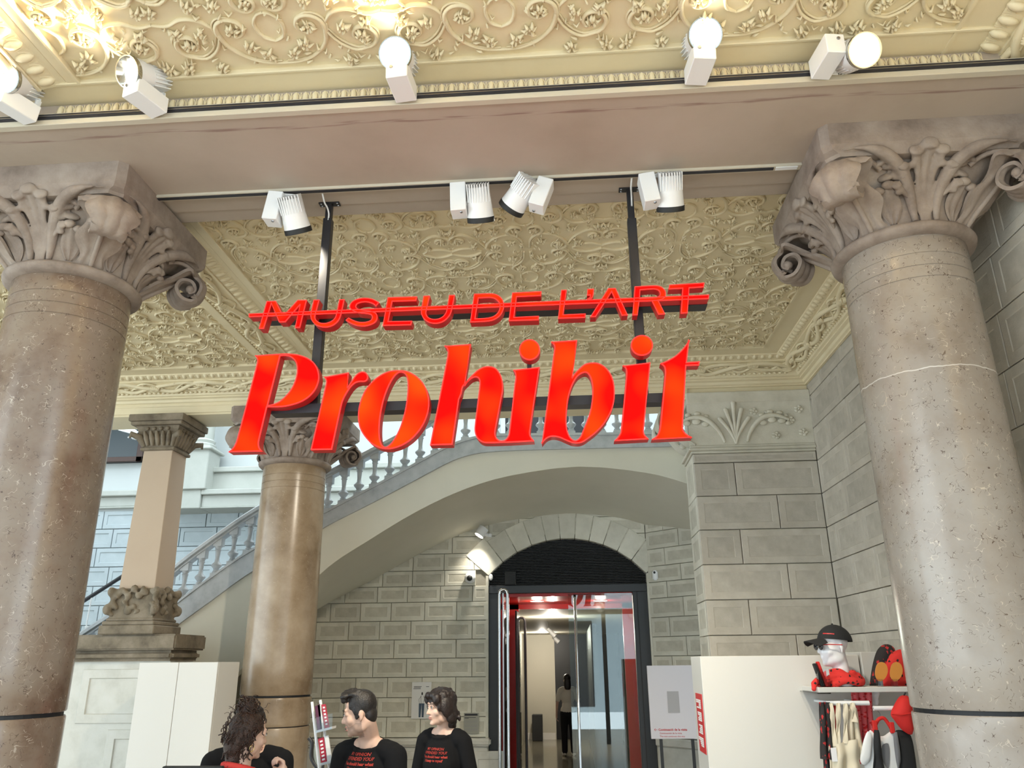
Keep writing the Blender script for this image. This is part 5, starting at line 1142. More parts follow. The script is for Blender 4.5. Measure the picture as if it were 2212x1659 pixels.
d2_ = thing('display_shelf_unit', 'white wall unit with shelf and hanging rails holding red and black merchandise', 'display')
obj('back_panel', MB().box(1.775, 2.17, YM-0.02, YM+0.40, 0, 1.935), 'display_white', d2_, bevel=0.003)
ZSH = onY(1850, 1483, 5.05)[2]
obj('shelf', MB().box(1.40, 2.14, 4.95, YM-0.0, ZSH-0.028, ZSH), 'display_white', d2_, bevel=0.003)
obj('shelf', MB().box(1.385, 1.46, 4.93, YM, ZSH-0.034, ZSH-0.028), 'acrylic', d2_)
for x0, x1, px_, py_ in ((1.44, 1.68, 1800, 1519), (1.70, 1.98, 1890, 1530)):
    z = onY(px_, py_, 4.98)[2]; q = MB().tube([(x0, 4.98, z), (x1, 4.98, z)], 0.013, 10)
    for x in (x0+0.03, x1-0.03): q.tube([(x, 4.98, z), (x, YM, z)], 0.009, 8)
    obj('rail', q, 'white_metal', d2_, smooth=60)
ZR1, ZR2 = onY(1800, 1519, 4.98)[2], onY(1890, 1530, 4.98)[2]

def speckle(name, base, ink, scale, th, stretch=(1, 1, 1), rough=0.85):
    m, nt, b = _new(name); L = nt.links; tc = N(nt, 'ShaderNodeTexCoord'); mp = N(nt, 'ShaderNodeMapping'); mp.inputs['Scale'].default_value = stretch; L.new(tc.outputs['Object'], mp.inputs[0])
    v = N(nt, 'ShaderNodeTexVoronoi', Scale=scale); v.distance = 'MANHATTAN'; L.new(mp.outputs[0], v.inputs['Vector'])
    n = N(nt, 'ShaderNodeTexNoise', Scale=scale*2.2); L.new(mp.outputs[0], n.inputs['Vector']); a = N(nt, 'ShaderNodeMath', operation='MULTIPLY_ADD'); a.inputs[1].default_value = 0.5; L.new(n.outputs['Fac'], a.inputs[0]); L.new(v.outputs['Distance'], a.inputs[2])
    mr = N(nt, 'ShaderNodeMapRange'); mr.inputs[1].default_value = th; mr.inputs[2].default_value = th+0.04; L.new(a.outputs[0], mr.inputs[0])
    mx = N(nt, 'ShaderNodeMix', data_type='RGBA'); mx.inputs[6].default_value = c4(ink); mx.inputs[7].default_value = c4(base); L.new(mr.outputs[0], mx.inputs[0]); L.new(mx.outputs[2], b.inputs['Base Color']); b.inputs['Roughness'].default_value = rough
speckle('cloth_red_black', (0.62, 0.025, 0.02), (0.015, 0.01, 0.01), 34, 0.60)
speckle('cloth_black_red', (0.018, 0.014, 0.014), (0.42, 0.02, 0.02), 30, 0.70, (1.5, 1.5, 0.8))
speckle('cloth_pink_red', (0.62, 0.10, 0.11), (0.52, 0.012, 0.015), 30, 0.72, (1, 1, 2.2))
plain('cloth_red', (0.60, 0.018, 0.014), 0.8); plain('cloth_black', (0.012, 0.012, 0.013), 0.85); plain('cloth_cream', (0.66, 0.58, 0.44), 0.9); plain('cloth_white', (0.80, 0.80, 0.80), 0.85); plain('mannequin_white', (0.82, 0.80, 0.81), 0.25); plain('lens_dark', (0.02, 0.02, 0.025), 0.08); plain('orange_card', (0.62, 0.25, 0.05), 0.35); plain('shirt_print', (0.16, 0.16, 0.17), 0.8)

def Rz(a): return Matrix.Rotation(a, 3, 'Z')

# head sculpt shared by mannequin and people; faces -Y, origin between the eyes' centre line at skull centre
def head_solid(mb, male=False, open_mouth=False, neck=True, eyes=True):
    mb.ball((0, 0.012, 0.035), (0.075, 0.088, 0.086), 20, 14)           # skull
    mb.ball((0, -0.020, -0.030), (0.062, 0.070, 0.072), 18, 12)         # face mask
    mb.ball((0, -0.030, -0.085), (0.048 if male else 0.042, 0.050, 0.038), 16, 10)   # jaw
    mb.ball((0, -0.068, -0.105), (0.022, 0.020, 0.017), 12, 8)          # chin
    for s in (-1, 1):
        mb.ball((s*0.042, -0.052, -0.030), (0.024, 0.026, 0.026), 12, 8)   # cheek
        mb.ball((s*0.045, 0.000, -0.068), (0.020, 0.044, 0.036), 12, 8)   # jaw angle
        mb.ball((s*0.028, -0.078, 0.030), (0.024, 0.012, 0.009), 10, 6)    # brow
        mb.ball((s*0.029, -0.073, 0.008), (0.017, 0.014, 0.011), 10, 8)    # lids
        mb.ball((s*0.011, -0.090, -0.037), (0.009, 0.010, 0.008), 8, 6)    # nostril wing
        e = Matrix.Rotation(s*0.35, 3, 'Z'); mb.ball((s*0.079, 0.018, -0.010), (0.007, 0.018, 0.031), 10, 8, e); mb.ball((s*0.077, 0.012, -0.035), (0.006, 0.010, 0.012), 8, 6, e)
    ctube(mb, [(0, -0.082, 0.020), (0, -0.094, -0.010), (0, -0.106, -0.032)], [0.008, 0.0095, 0.0115], 10)      # nose
    mb.ball((0, -0.086, -0.062), (0.020, 0.010, 0.0058), 12, 6); mb.ball((0, -0.084, -0.072 if not open_mouth else -0.078), (0.017, 0.010, 0.0068), 12, 6)
    mb.ball((0, -0.048, 0.055), (0.052, 0.032, 0.042), 14, 8)           # forehead
    return mb

# mannequin head with cap, sunglasses and scarf, looking left along the shelf
hm = onY(1799, 1397, 5.08)
MH = Matrix.Translation((hm[0], 5.08, hm[2])) @ Matrix.Rotation(math.radians(-78), 4, 'Z') @ Matrix.Scale(0.93, 4)
mn = thing('mannequin_head', 'glossy white mannequin head on the shelf wearing black cap, sunglasses and scarf', 'mannequin', (0, 0, 0))
q = head_solid(MB()); zn = (ZSH-hm[2])/0.93; ctube(q, [(0, 0.02, -0.05), (0, 0.035, -0.12), (0, 0.03, zn+0.045)], [0.055, 0.050, 0.056]); q.lathe([(0.085, zn), (0.085, zn+0.01), (0.055, zn+0.04)], 20, (0, 0.03, 0)); q.xf(MH); remesh(q, 'head', 'mannequin_white', 0.005, 40, mn)
pt = obj('price_sticker', MB().box(-0.03, 0.03, -0.001, 0.001, -0.008, 0.008).xf(MH @ Matrix.Translation((-0.052, 0.03, -0.155)) @ Matrix.Rotation(0.35, 4, 'Y') @ Matrix.Rotation(1.57, 4, 'Z')), 'orange_card', mn)
cpz = thing('baseball_cap', 'black baseball cap with small red lettering on the mannequin head', 'cap')
q = MB(); q.grid(lambda u, v: (lambda th, ph: (0.092*math.sin(ph)*math.cos(th), 0.016+0.112*math.sin(ph)*math.sin(th), 0.030+0.108*math.cos(ph)))(2*math.pi*u, 0.02+1.45*v), 36, 14, closeu=True); q.xf(MH @ Matrix.Rotation(-0.10, 4, 'X')); obj('crown', q, 'cloth_black', cpz, smooth=60)
def brim(u, v): s = (u-0.5)*2; y = -0.075-0.11*v*math.sqrt(max(0, 1-(0.86*s)**2)); return (0.082*s*(1-0.06*v), y, 0.052-0.030*s*s-0.02*v)
q = MB(); q.sheet(brim, 15, 8, 0.004); q.xf(MH); obj('brim', q, 'cloth_black', cpz, smooth=60)
q = MB()
for k in range(8):
    th = math.radians(-68+5.5*k)
    pts = [(lambda t_, p_: (0.0935*math.sin(p_)*math.cos(t_), 0.016+0.1135*math.sin(p_)*math.sin(t_), 0.030+0.108*math.cos(p_)))(th+dt, 1.12+dp) for dt, dp in ((0, 0), (0.07, 0), (0.07, 0.075), (0, 0.075))]
    q.add(pts, [(0, 1, 2, 3)])
q.xf(MH @ Matrix.Rotation(-0.10, 4, 'X')); obj('red_lettering', q, 'tag_red', cpz)
q = MB(); q.ball((0, 0.016, 0.137), 0.007, 8, 6); q.xf(MH); obj('button', q, 'cloth_black', cpz)
sg_ = thing('sunglasses', 'dark sunglasses with red temples on the mannequin face', 'sunglasses')
for s in (-1, 1):
    q = MB(); q.ball((s*0.032, -0.100, 0.000), (0.027, 0.006, 0.021), 14, 8); q.xf(MH); obj('lens', q, 'lens_dark', sg_, smooth=180)
    q = MB(); q.tube([(s*0.060, -0.098, 0.012), (s*0.078, -0.06, 0.013), (s*0.083, 0.02, 0.010)], 0.003, 6); q.xf(MH); obj('temple', q, 'tag_red', sg_)
q = MB(); q.tube([(-0.06, -0.098, 0.012), (0, -0.108, 0.012), (0.06, -0.098, 0.012)], 0.003, 6); q.xf(MH); obj('bridge', q, 'lens_dark', sg_)
sc = thing('bandana_scarf', 'red bandana scarf with black crosses draped around the mannequin neck', 'scarf')
q = MB(); cx, cy = hm[0]+0.02, 5.09; rs = random.Random(4)
for k in range(3):
    zz = ZSH+0.020+k*0.022; rr = 0.125-0.024*k; q.tube([(cx+rr*math.cos(a)*1.0, cy+rr*0.75*math.sin(a), zz+0.010*math.sin(3*a+k)+0.012*math.cos(a+k)) for a in np.linspace(0, 2*math.pi, 28)[:-1]], [0.020+0.005*math.sin(5*a+k*2) for a in np.linspace(0, 2*math.pi, 28)[:-1]], 8, closed=True)
q.tube([(cx-0.10, cy-0.05, ZSH+0.04), (cx-0.15, cy-0.06, ZSH+0.03), (cx-0.175, cy-0.08, ZSH+0.018), (cx-0.19, cy-0.10, ZSH-0.02)], [0.03, 0.024, 0.02, 0.012], 8)
remesh(q, 'wrap', 'cloth_red_black', 0.006, 5, sc)
# acrylic stand with dark glasses cases at the left end of the shelf
ac = thing('acrylic_stand', 'small clear acrylic stand with black and red cases left of the mannequin', 'stand')
b0 = onY(1778, 1478, 5.0); obj('holder', MB().box(b0[0]-0.03, b0[0]+0.035, 4.97, 5.03, ZSH, ZSH+0.10), 'acrylic', ac)
q = MB().box(-0.008, 0.008, -0.02, 0.02, 0, 0.13); q.xf(Matrix.Translation((b0[0]-0.004, 5.0, ZSH+0.003)) @ Matrix.Rotation(-0.25, 4, 'Y')); obj('case', q, 'cloth_black', ac, bevel=0.003)
q = MB().box(-0.007, 0.007, -0.02, 0.02, 0, 0.14); q.xf(Matrix.Translation((b0[0]+0.018, 5.0, ZSH+0.003)) @ Matrix.Rotation(-0.25, 4, 'Y')); obj('case', q, 'cloth_red', ac, bevel=0.003)
# folded hats standing on the shelf
def flat_shape(name, pts, Y, th, mat, parent=None, bulge=0.0, sub=5, bevel=0.004):
    l = clean(to3Y(spline(pts, closed=True, sub=sub), Y)); q = MB().prism([l], lambda u, v, w: (u, w, v), Y, Y+th); return obj(name, q, mat, parent)
def to3Y(pts, Y): return [(lambda q: (q[0], q[2]))(onY(p[0], p[1], Y)) for p in pts]
def puffy(name, pts, Y, th, mat, parent=None):
    """soft cushion-like solid from an outline: rim thin, middle thick"""
    l = clean(to3Y(spline(pts, closed=True, sub=4), Y)); n = len(l); c = np.mean(l, axis=0); q = MB(); vs = []; K = 6
    for sgn in (-1, 1):
        for k in range(K): t = 1-k/K*0.97; vs += [(c[0]+(p[0]-c[0])*t, Y+sgn*th*math.sqrt(1-t*t)*0.5, c[1]+(p[1]-c[1])*t) for p in l]
    fs = []
    for s in range(2):
        o = s*K*n
        for k in range(K-1):
            for i in range(n): j = (i+1) % n; fs.append((o+k*n+i, o+k*n+j, o+(k+1)*n+j, o+(k+1)*n+i))
        fs.append(tuple(o+(K-1)*n+i for i in range(n)))
    for i in range(n): j = (i+1) % n; fs.append((i, j, K*n+j, K*n+i))
    q.add(vs, fs); return obj(name, q, mat, parent, smooth=60)
tag(puffy('beanie_hat', [(1878, 1482, 1), (1884, 1440), (1893, 1408), (1905, 1394), (1920, 1392), (1933, 1402), (1936, 1430), (1930, 1482, 1)], 5.16, 0.07, 'cloth_black_red'), 'black beanie with a red pattern standing on the shelf', 'hat')
tag(puffy('beanie_hat', [(1905, 1482, 1), (1912, 1440), (1922, 1415), (1938, 1404), (1955, 1404), (1968, 1420), (1970, 1482, 1)], 5.09, 0.06, 'cloth_red_black'), 'red beanie with black crosses standing on the shelf beside the column', 'hat')
for (cxp, cyp, lab) in ((1904, 1452, 'orange paddle-shaped mirror on an acrylic foot, in front of the black beanie'), (1936, 1452, 'orange paddle-shaped mirror on an acrylic foot, in front of the red beanie')):
    t = thing('hand_mirror', lab, 'mirror', (0, 0, 0), 'orange mirrors on the shelf')
    flat_shape('disc', [(cxp-13, cyp), (cxp-9, cyp-16), (cxp, cyp-22), (cxp+10, cyp-17), (cxp+14, cyp-2), (cxp+8, cyp+13), (cxp-3, cyp+20), (cxp-11, cyp+12)], 5.0, 0.008, 'orange_card', t)
    p = onY(cxp-4, cyp+20, 5.0); obj('foot', MB().box(p[0]-0.013, p[0]+0.013, 4.985, 5.025, ZSH, p[2]+0.012), 'acrylic', t)

# hanging textiles: pleated sheets with real folds
def hang(name, corners, Y, mat, label, cat, folds=3, amp=0.012, th=0.006, group=None, parent=None, nx=22, nz=16, flare=0.0):
    (tl, tr, br, bl) = [onY(p[0], p[1], Y) for p in corners]
    def fn(u, v):
        a = tl*(1-u)+tr*u; b = bl*(1-u)+br*u; p = a*(1-v)+b*v; p = p.copy(); p[1] = Y+amp*math.sin(u*folds*2*math.pi+v*1.2)*(0.5+0.8*v)+0.006*math.sin(v*9+u*4); return tuple(p)
    o = obj(name, MB().sheet(fn, nx, nz, th), mat, parent, smooth=70)
    if label: tag(o, label, cat, group)
    return o
t = thing('patterned_scarf', 'long black scarf with red pattern hanging at the left end of the rail', 'scarf'); hang('drape', [(1769, 1517), (1790, 1517), (1800, 1640), (1774, 1640)], 4.975, 'cloth_black_red', None, None, 2, 0.015, parent=t); hang('tail', [(1772, 1560), (1793, 1560), (1802, 1665), (1782, 1665)], 5.0, 'cloth_black_red', None, None, 2, 0.012, parent=t)
hang('red_scarf', [(1778, 1516), (1812, 1520), (1814, 1602), (1784, 1606)], 5.0, 'cloth_red_black', 'red scarf with black crosses behind the cream tote straps', 'scarf', 2, 0.014)
tb_ = thing('tote_bag', 'cream canvas tote bag with long handles hanging from the rail', 'bag')
hang('bag_body', [(1790, 1612), (1850, 1596), (1862, 1690), (1796, 1690)], 4.955, 'cloth_cream', None, None, 2, 0.016, parent=tb_)
for (a, b) in (((1790, 1519), (1800, 1612)), ((1806, 1519), (1806, 1612)), ((1822, 1520), (1822, 1606))): 
    hang('handle', [a, (a[0]+9, a[1]), (b[0]+9, b[1]), b], 4.96, 'cloth_cream', None, None, 0.4, 0.003, parent=tb_, nx=5, nz=8)
obj('price_tag', MB().box(0, 0.030, 4.935, 4.938, 0, 0.07).xf(Matrix.Translation((onY(1797, 1642, 4.94)[0], 0, onY(1797, 1645, 4.94)[2]))), 'print_white', tb_)
t2 = thing('tote_bag', 'cream canvas tote bag folded against pink printed fabric', 'bag')
hang('bag_body', [(1826, 1524), (1848, 1530), (1868, 1640), (1832, 1640)], 4.99, 'cloth_cream', None, None, 2, 0.014, parent=t2); hang('handle', [(1836, 1518), (1846, 1519), (1852, 1560), (1842, 1560)], 4.965, 'cloth_cream', None, None, 0.5, 0.004, parent=t2, nx=5, nz=8)
hang('printed_shawl', [(1838, 1494), (1880, 1494), (1890, 1600), (1858, 1655)], 5.06, 'cloth_pink_red', 'pink and red printed shawl hanging behind the cream tote bags', 'shawl', 3, 0.014)
hang('shop_bag', [(1882, 1494), (1898, 1494), (1896, 1522), (1886, 1524)], 5.10, 'cloth_white', 'small pale pink bag tucked under the shelf edge', 'bag', 1, 0.008)
# shirt on red hanger
hg = thing('clothes_hanger', 'red plastic clothes hanger on the rail above the white T-shirt', 'hanger')
hp = [onY(*p, 4.98) for p in ((1888, 1576), (1896, 1556), (1908, 1551), (1918, 1562), (1930, 1582))]; obj('shoulders', MB().tube(spline3(hp, 4), 0.010, 8), 'cloth_red', hg, smooth=70)
for px_ in (1888, 1925): a, b = onY(px_, 1556 if px_ < 1900 else 1560, 4.97), onY(px_, 1584, 4.97); obj('grip', MB().box(a[0]-0.012, a[0]+0.012, 4.96, 4.98, b[2], a[2]), 'cloth_red', hg, bevel=0.003)
obj('hook', MB().tube(spline3([onY(*p, 4.98) for p in ((1904, 1552), (1900, 1540), (1893, 1533), (1890, 1528), (1886, 1532))], 4), 0.0025, 6), 'steel', hg)
ts_ = thing('white_t_shirt', 'white T-shirt with grey print hanging below the red hanger', 'shirt')
puffy('body', [(1878, 1578), (1892, 1586), (1908, 1590), (1925, 1580), (1940, 1592), (1950, 1640), (1952, 1690, 1), (1875, 1690, 1), (1866, 1640)], 4.985, 0.03, 'cloth_white', ts_); puffy('sleeve', [(1874, 1580), (1884, 1590), (1880, 1640), (1866, 1652), (1858, 1642), (1864, 1605)], 4.965, 0.022, 'cloth_white', ts_)
flat_shape('print', [(1905, 1612), (1918, 1606), (1922, 1625), (1919, 1660), (1906, 1640)], 4.966, 0.002, 'shirt_print', ts_)
tag(hang('black_apron', [(1888, 1577), (1896, 1577), (1914, 1690), (1886, 1690)], 4.945, 'cloth_black', None, None, 1, 0.008), 'black strip of an apron hanging over the white T-shirt', 'apron')
t = thing('black_jacket', 'black garment hanging next to the column, below the red hat', 'shirt'); puffy('body', [(1934, 1580), (1950, 1578), (1968, 1590), (1978, 1640), (1984, 1700, 1), (1945, 1700, 1), (1940, 1630)], 4.97, 0.04, 'cloth_black', t); puffy('sleeve', [(1930, 1585), (1938, 1582), (1946, 1640), (1940, 1662), (1934, 1630)], 4.95, 0.03, 'shirt_print', t)
rc_ = thing('bucket_hat', 'red bucket hat hooked on the rail beside the column', 'hat')
puffy('crown', [(1944, 1504), (1960, 1503), (1968, 1515), (1972, 1550), (1971, 1586), (1950, 1578), (1932, 1556), (1924, 1543), (1932, 1522)], 4.95, 0.11, 'cloth_red', rc_)
obj('seam', MB().tube([onY(*p, 4.895) for p in ((1926, 1543), (1945, 1545), (1971, 1540))], 0.004, 6), 'cloth_red', rc_); obj('strap', MB().tube([onY(*p, 4.95) for p in ((1952, 1504), (1956, 1496))], 0.004, 6), 'cloth_black', rc_)

# ------------------------------------------------------------------ leaflet rack, chair and monitor near the desk
YR = 5.25; lr = thing('leaflet_rack', 'white leaflet rack with red and white brochures between the ochre column and the man', 'rack')
r0, r1, r2, r3 = onY(674, 1516, YR), onY(692, 1512, YR), onY(690, 1664, YR), onY(712, 1664, YR)
for a, b in ((r0, r2), (r1, r3)): 
    d = (b-a)/np.linalg.norm(b-a); obj('upright', MB().tube([a, a+d*1.68], 0.009, 8), 'white_metal', lr)
for (xa, ya, xb, yb) in ((684, 1583, 720, 1574), (694, 1653, 728, 1645)):
    a, b = onY(xa, ya, YR-0.03), onY(xb, yb, YR-0.03); obj('shelf', MB().add([(a[0], YR-0.06, a[2]), (b[0], YR-0.06, b[2]), (b[0], YR+0.03, b[2]), (a[0], YR+0.03, a[2]), (a[0], YR-0.06, a[2]+0.014), (b[0], YR-0.06, b[2]+0.014), (b[0], YR+0.03, b[2]+0.014), (a[0], YR+0.03, a[2]+0.014)], [(0, 3, 2, 1), (4, 5, 6, 7), (0, 1, 5, 4), (1, 2, 6, 5), (2, 3, 7, 6), (3, 0, 4, 7)]), 'white_metal', lr)
    obj('acrylic_lip', MB().add([(a[0], YR-0.062, a[2]), (b[0], YR-0.062, b[2]), (b[0], YR-0.062, b[2]+0.09), (a[0], YR-0.062, a[2]+0.09)], [(0, 1, 2, 3)]), 'acrylic', lr)
plain('brochure_purple', (0.10, 0.02, 0.05), 0.4); plain('brochure_red', (0.42, 0.025, 0.05), 0.45)
def brochure(c, mat, lab, marks):
    t = thing('brochure', lab, 'brochure'); o = flat_shape('sheet', [p+(1,) for p in c], YR-0.035, 0.01, mat, t)
    if marks:
        q = MB(); P = [np.array(p, float) for p in c]
        for k in range(6):
            v = 0.10+k*0.14; a = P[0]*(1-v)+P[3]*v; b = P[1]*(1-v)+P[2]*v; a2 = a*0.75+b*0.25; b2 = a*0.25+b*0.75; h = (P[3]-P[0])*0.07
            pts = [onY(*w, YR-0.037) for w in (a2, b2, b2+h, a2+h)]; q.add(pts, [(0, 1, 2, 3)])
        obj('print', q, 'print_white', t)
brochure([(680, 1526), (691, 1521), (696, 1577), (686, 1580)], 'brochure_purple', 'dark purple brochure standing in the upper tier of the rack', False)
brochure([(686, 1524), (692, 1522), (700, 1575), (693, 1578)], 'paper', 'thin white brochure between purple and red ones, upper tier', False)
brochure([(694, 1522), (703, 1521), (711, 1571), (702, 1574)], 'brochure_red', 'red brochure with white print in the upper tier of the rack', True)
brochure([(687, 1596), (699, 1592), (706, 1647), (694, 1652)], 'brochure_red', 'red brochure with white print in the lower tier of the rack', True)
brochure([(701, 1591), (709, 1588), (717, 1644), (708, 1647)], 'paper', 'white brochure with faint marks in the lower tier of the rack', False)
plain('chair_grey', (0.22, 0.23, 0.20), 0.6)
ch = thing('office_chair', 'grey office chair with a dark curved frame behind the leaflet rack', 'chair')
cpx = [onY(*p, 6.0) for p in ((667, 1594), (674, 1605), (672, 1630), (676, 1645), (690, 1664))]; obj('frame', MB().tube(spline3(cpx, 4), 0.014, 8), 'black_metal', ch, smooth=70)
puffy('backrest', [(676, 1610), (690, 1606), (700, 1625), (698, 1668), (680, 1664)], 6.02, 0.06, 'chair_grey', ch)
p = onY(690, 1690, 6.0); obj('seat', MB().box(p[0]-0.22, p[0]+0.22, 5.62, 6.02, 0.80, 0.86), 'chair_grey', ch, bevel=0.03, bseg=3); obj('back_post', MB().box(p[0]-0.02, p[0]+0.02, 6.00, 6.03, 0.84, 1.4), 'black_metal', ch); obj('leg', MB().lathe([(0.03, 0.05), (0.03, 0.82)], 12, (p[0], 5.82, 0)), 'black_metal', ch); obj('base', MB().lathe([(0.26, 0), (0.25, 0.03), (0.05, 0.06)], 20, (p[0], 5.82, 0)), 'black_metal', ch)
mo = thing('monitor', 'black monitor edge at the bottom of the photo beside the curly-haired woman', 'monitor')
a, b = onY(400, 1655, 3.70), onY(482, 1653, 3.70); obj('screen', MB().box(a[0]-0.10, b[0], 3.69, 3.72, a[2]-0.26, a[2]), 'rubber_black', mo, bevel=0.004); xc = (a[0]+b[0])/2-0.05; obj('stand', MB().box(xc-0.02, xc+0.02, 3.72, 3.74, 0.01, a[2]-0.1), 'rubber_black', mo); obj('foot', MB().box(xc-0.2, xc+0.2, 3.55, 3.9, 0, 0.015), 'rubber_black', mo)
# ------------------------------------------------------------------ people
def skin(name, c, ss=0.06):
    m = mottled(name, [tuple(k*0.93 for k in c), c, (min(1, c[0]*1.05), c[1]*1.02, c[2])], 9, 0.5, 0.03, 120, spec=0.35); return m
skin('skin_light', (0.60, 0.39, 0.30)); skin('skin_pale', (0.66, 0.44, 0.35)); skin('skin_tan', (0.50, 0.31, 0.22)); skin('skin_stubble', (0.40, 0.265, 0.205))
mottled('hair_black', [(0.007, 0.005, 0.0045), (0.017, 0.012, 0.010)], 40, 0.45, 0.35, 160); mottled('hair_dark', [(0.009, 0.005, 0.0045), (0.022, 0.012, 0.010)], 30, 0.42, 0.35, 140); mottled('hair_brown', [(0.016, 0.007, 0.004), (0.060, 0.024, 0.013)], 55, 0.38, 0.6, 200)
plain('tee_black', (0.008, 0.008, 0.009), 0.9, spec=0.15); plain('trouser_black', (0.012, 0.012, 0.014), 0.85, spec=0.2); plain('tee_white', (0.72, 0.68, 0.60), 0.9); plain('shoe_white', (0.6, 0.57, 0.52), 0.6); plain('eye_white', (0.65, 0.62, 0.60), 0.3); plain('eye_dark', (0.012, 0.008, 0.006), 0.15); plain('lip', (0.42, 0.17, 0.14), 0.45); plain('gold', (0.75, 0.55, 0.25), 0.25, 1.0); plain('print_red', (0.36, 0.03, 0.018), 0.8); plain('top_red', (0.55, 0.02, 0.02), 0.85)
speckle('lanyard_red', (0.58, 0.04, 0.03), (0.10, 0.01, 0.01), 70, 0.55)

def hand_solid(mb, wrist, fdir, pdir, curl=0.6, s=1.0, thumb=None):
    """palm from the wrist along fdir; pdir = palm normal (fingers curl towards it)"""
    w = Vector(wrist); f = Vector(fdir).normalized(); p = Vector(pdir); p = (p-f*p.dot(f)).normalized(); t = f.cross(p)
    cap_(mb, w, w+f*0.03*s, 0.026*s, 0.030*s, 10)
    for k in range(4):
        o = (k-1.5)*0.019*s; base = w+f*(0.075-abs(k-1.2)*0.004)*s+t*o; cap_(mb, w+f*0.02*s+t*o*0.7, base, 0.014*s, 0.0115*s, 8)
        L = (0.040, 0.045, 0.042, 0.033)[k]*s; a = curl*0.8; d1_ = f*math.cos(a)+p*math.sin(a); j1 = base+d1_*L
        a2 = a+curl*1.1; d2x = f*math.cos(a2)+p*math.sin(a2); j2 = j1+d2x*L*0.62; a3 = a2+curl*0.8; j3 = j2+(f*math.cos(a3)+p*math.sin(a3))*L*0.5
        ctube(mb, [base, j1, j2, j3], [0.0105*s, 0.0098*s, 0.0088*s, 0.0075*s], 8)
    tb0 = w+f*0.022*s+t*(-0.026)*s
    if thumb is None: thumb = (f*0.6-t*0.55+p*0.6)
    td = Vector(thumb).normalized(); ctube(mb, [w+f*0.01*s, tb0+td*0.012*s, tb0+td*0.040*s, tb0+td*0.066*s], [0.016*s, 0.0135*s, 0.0115*s, 0.009*s], 8)

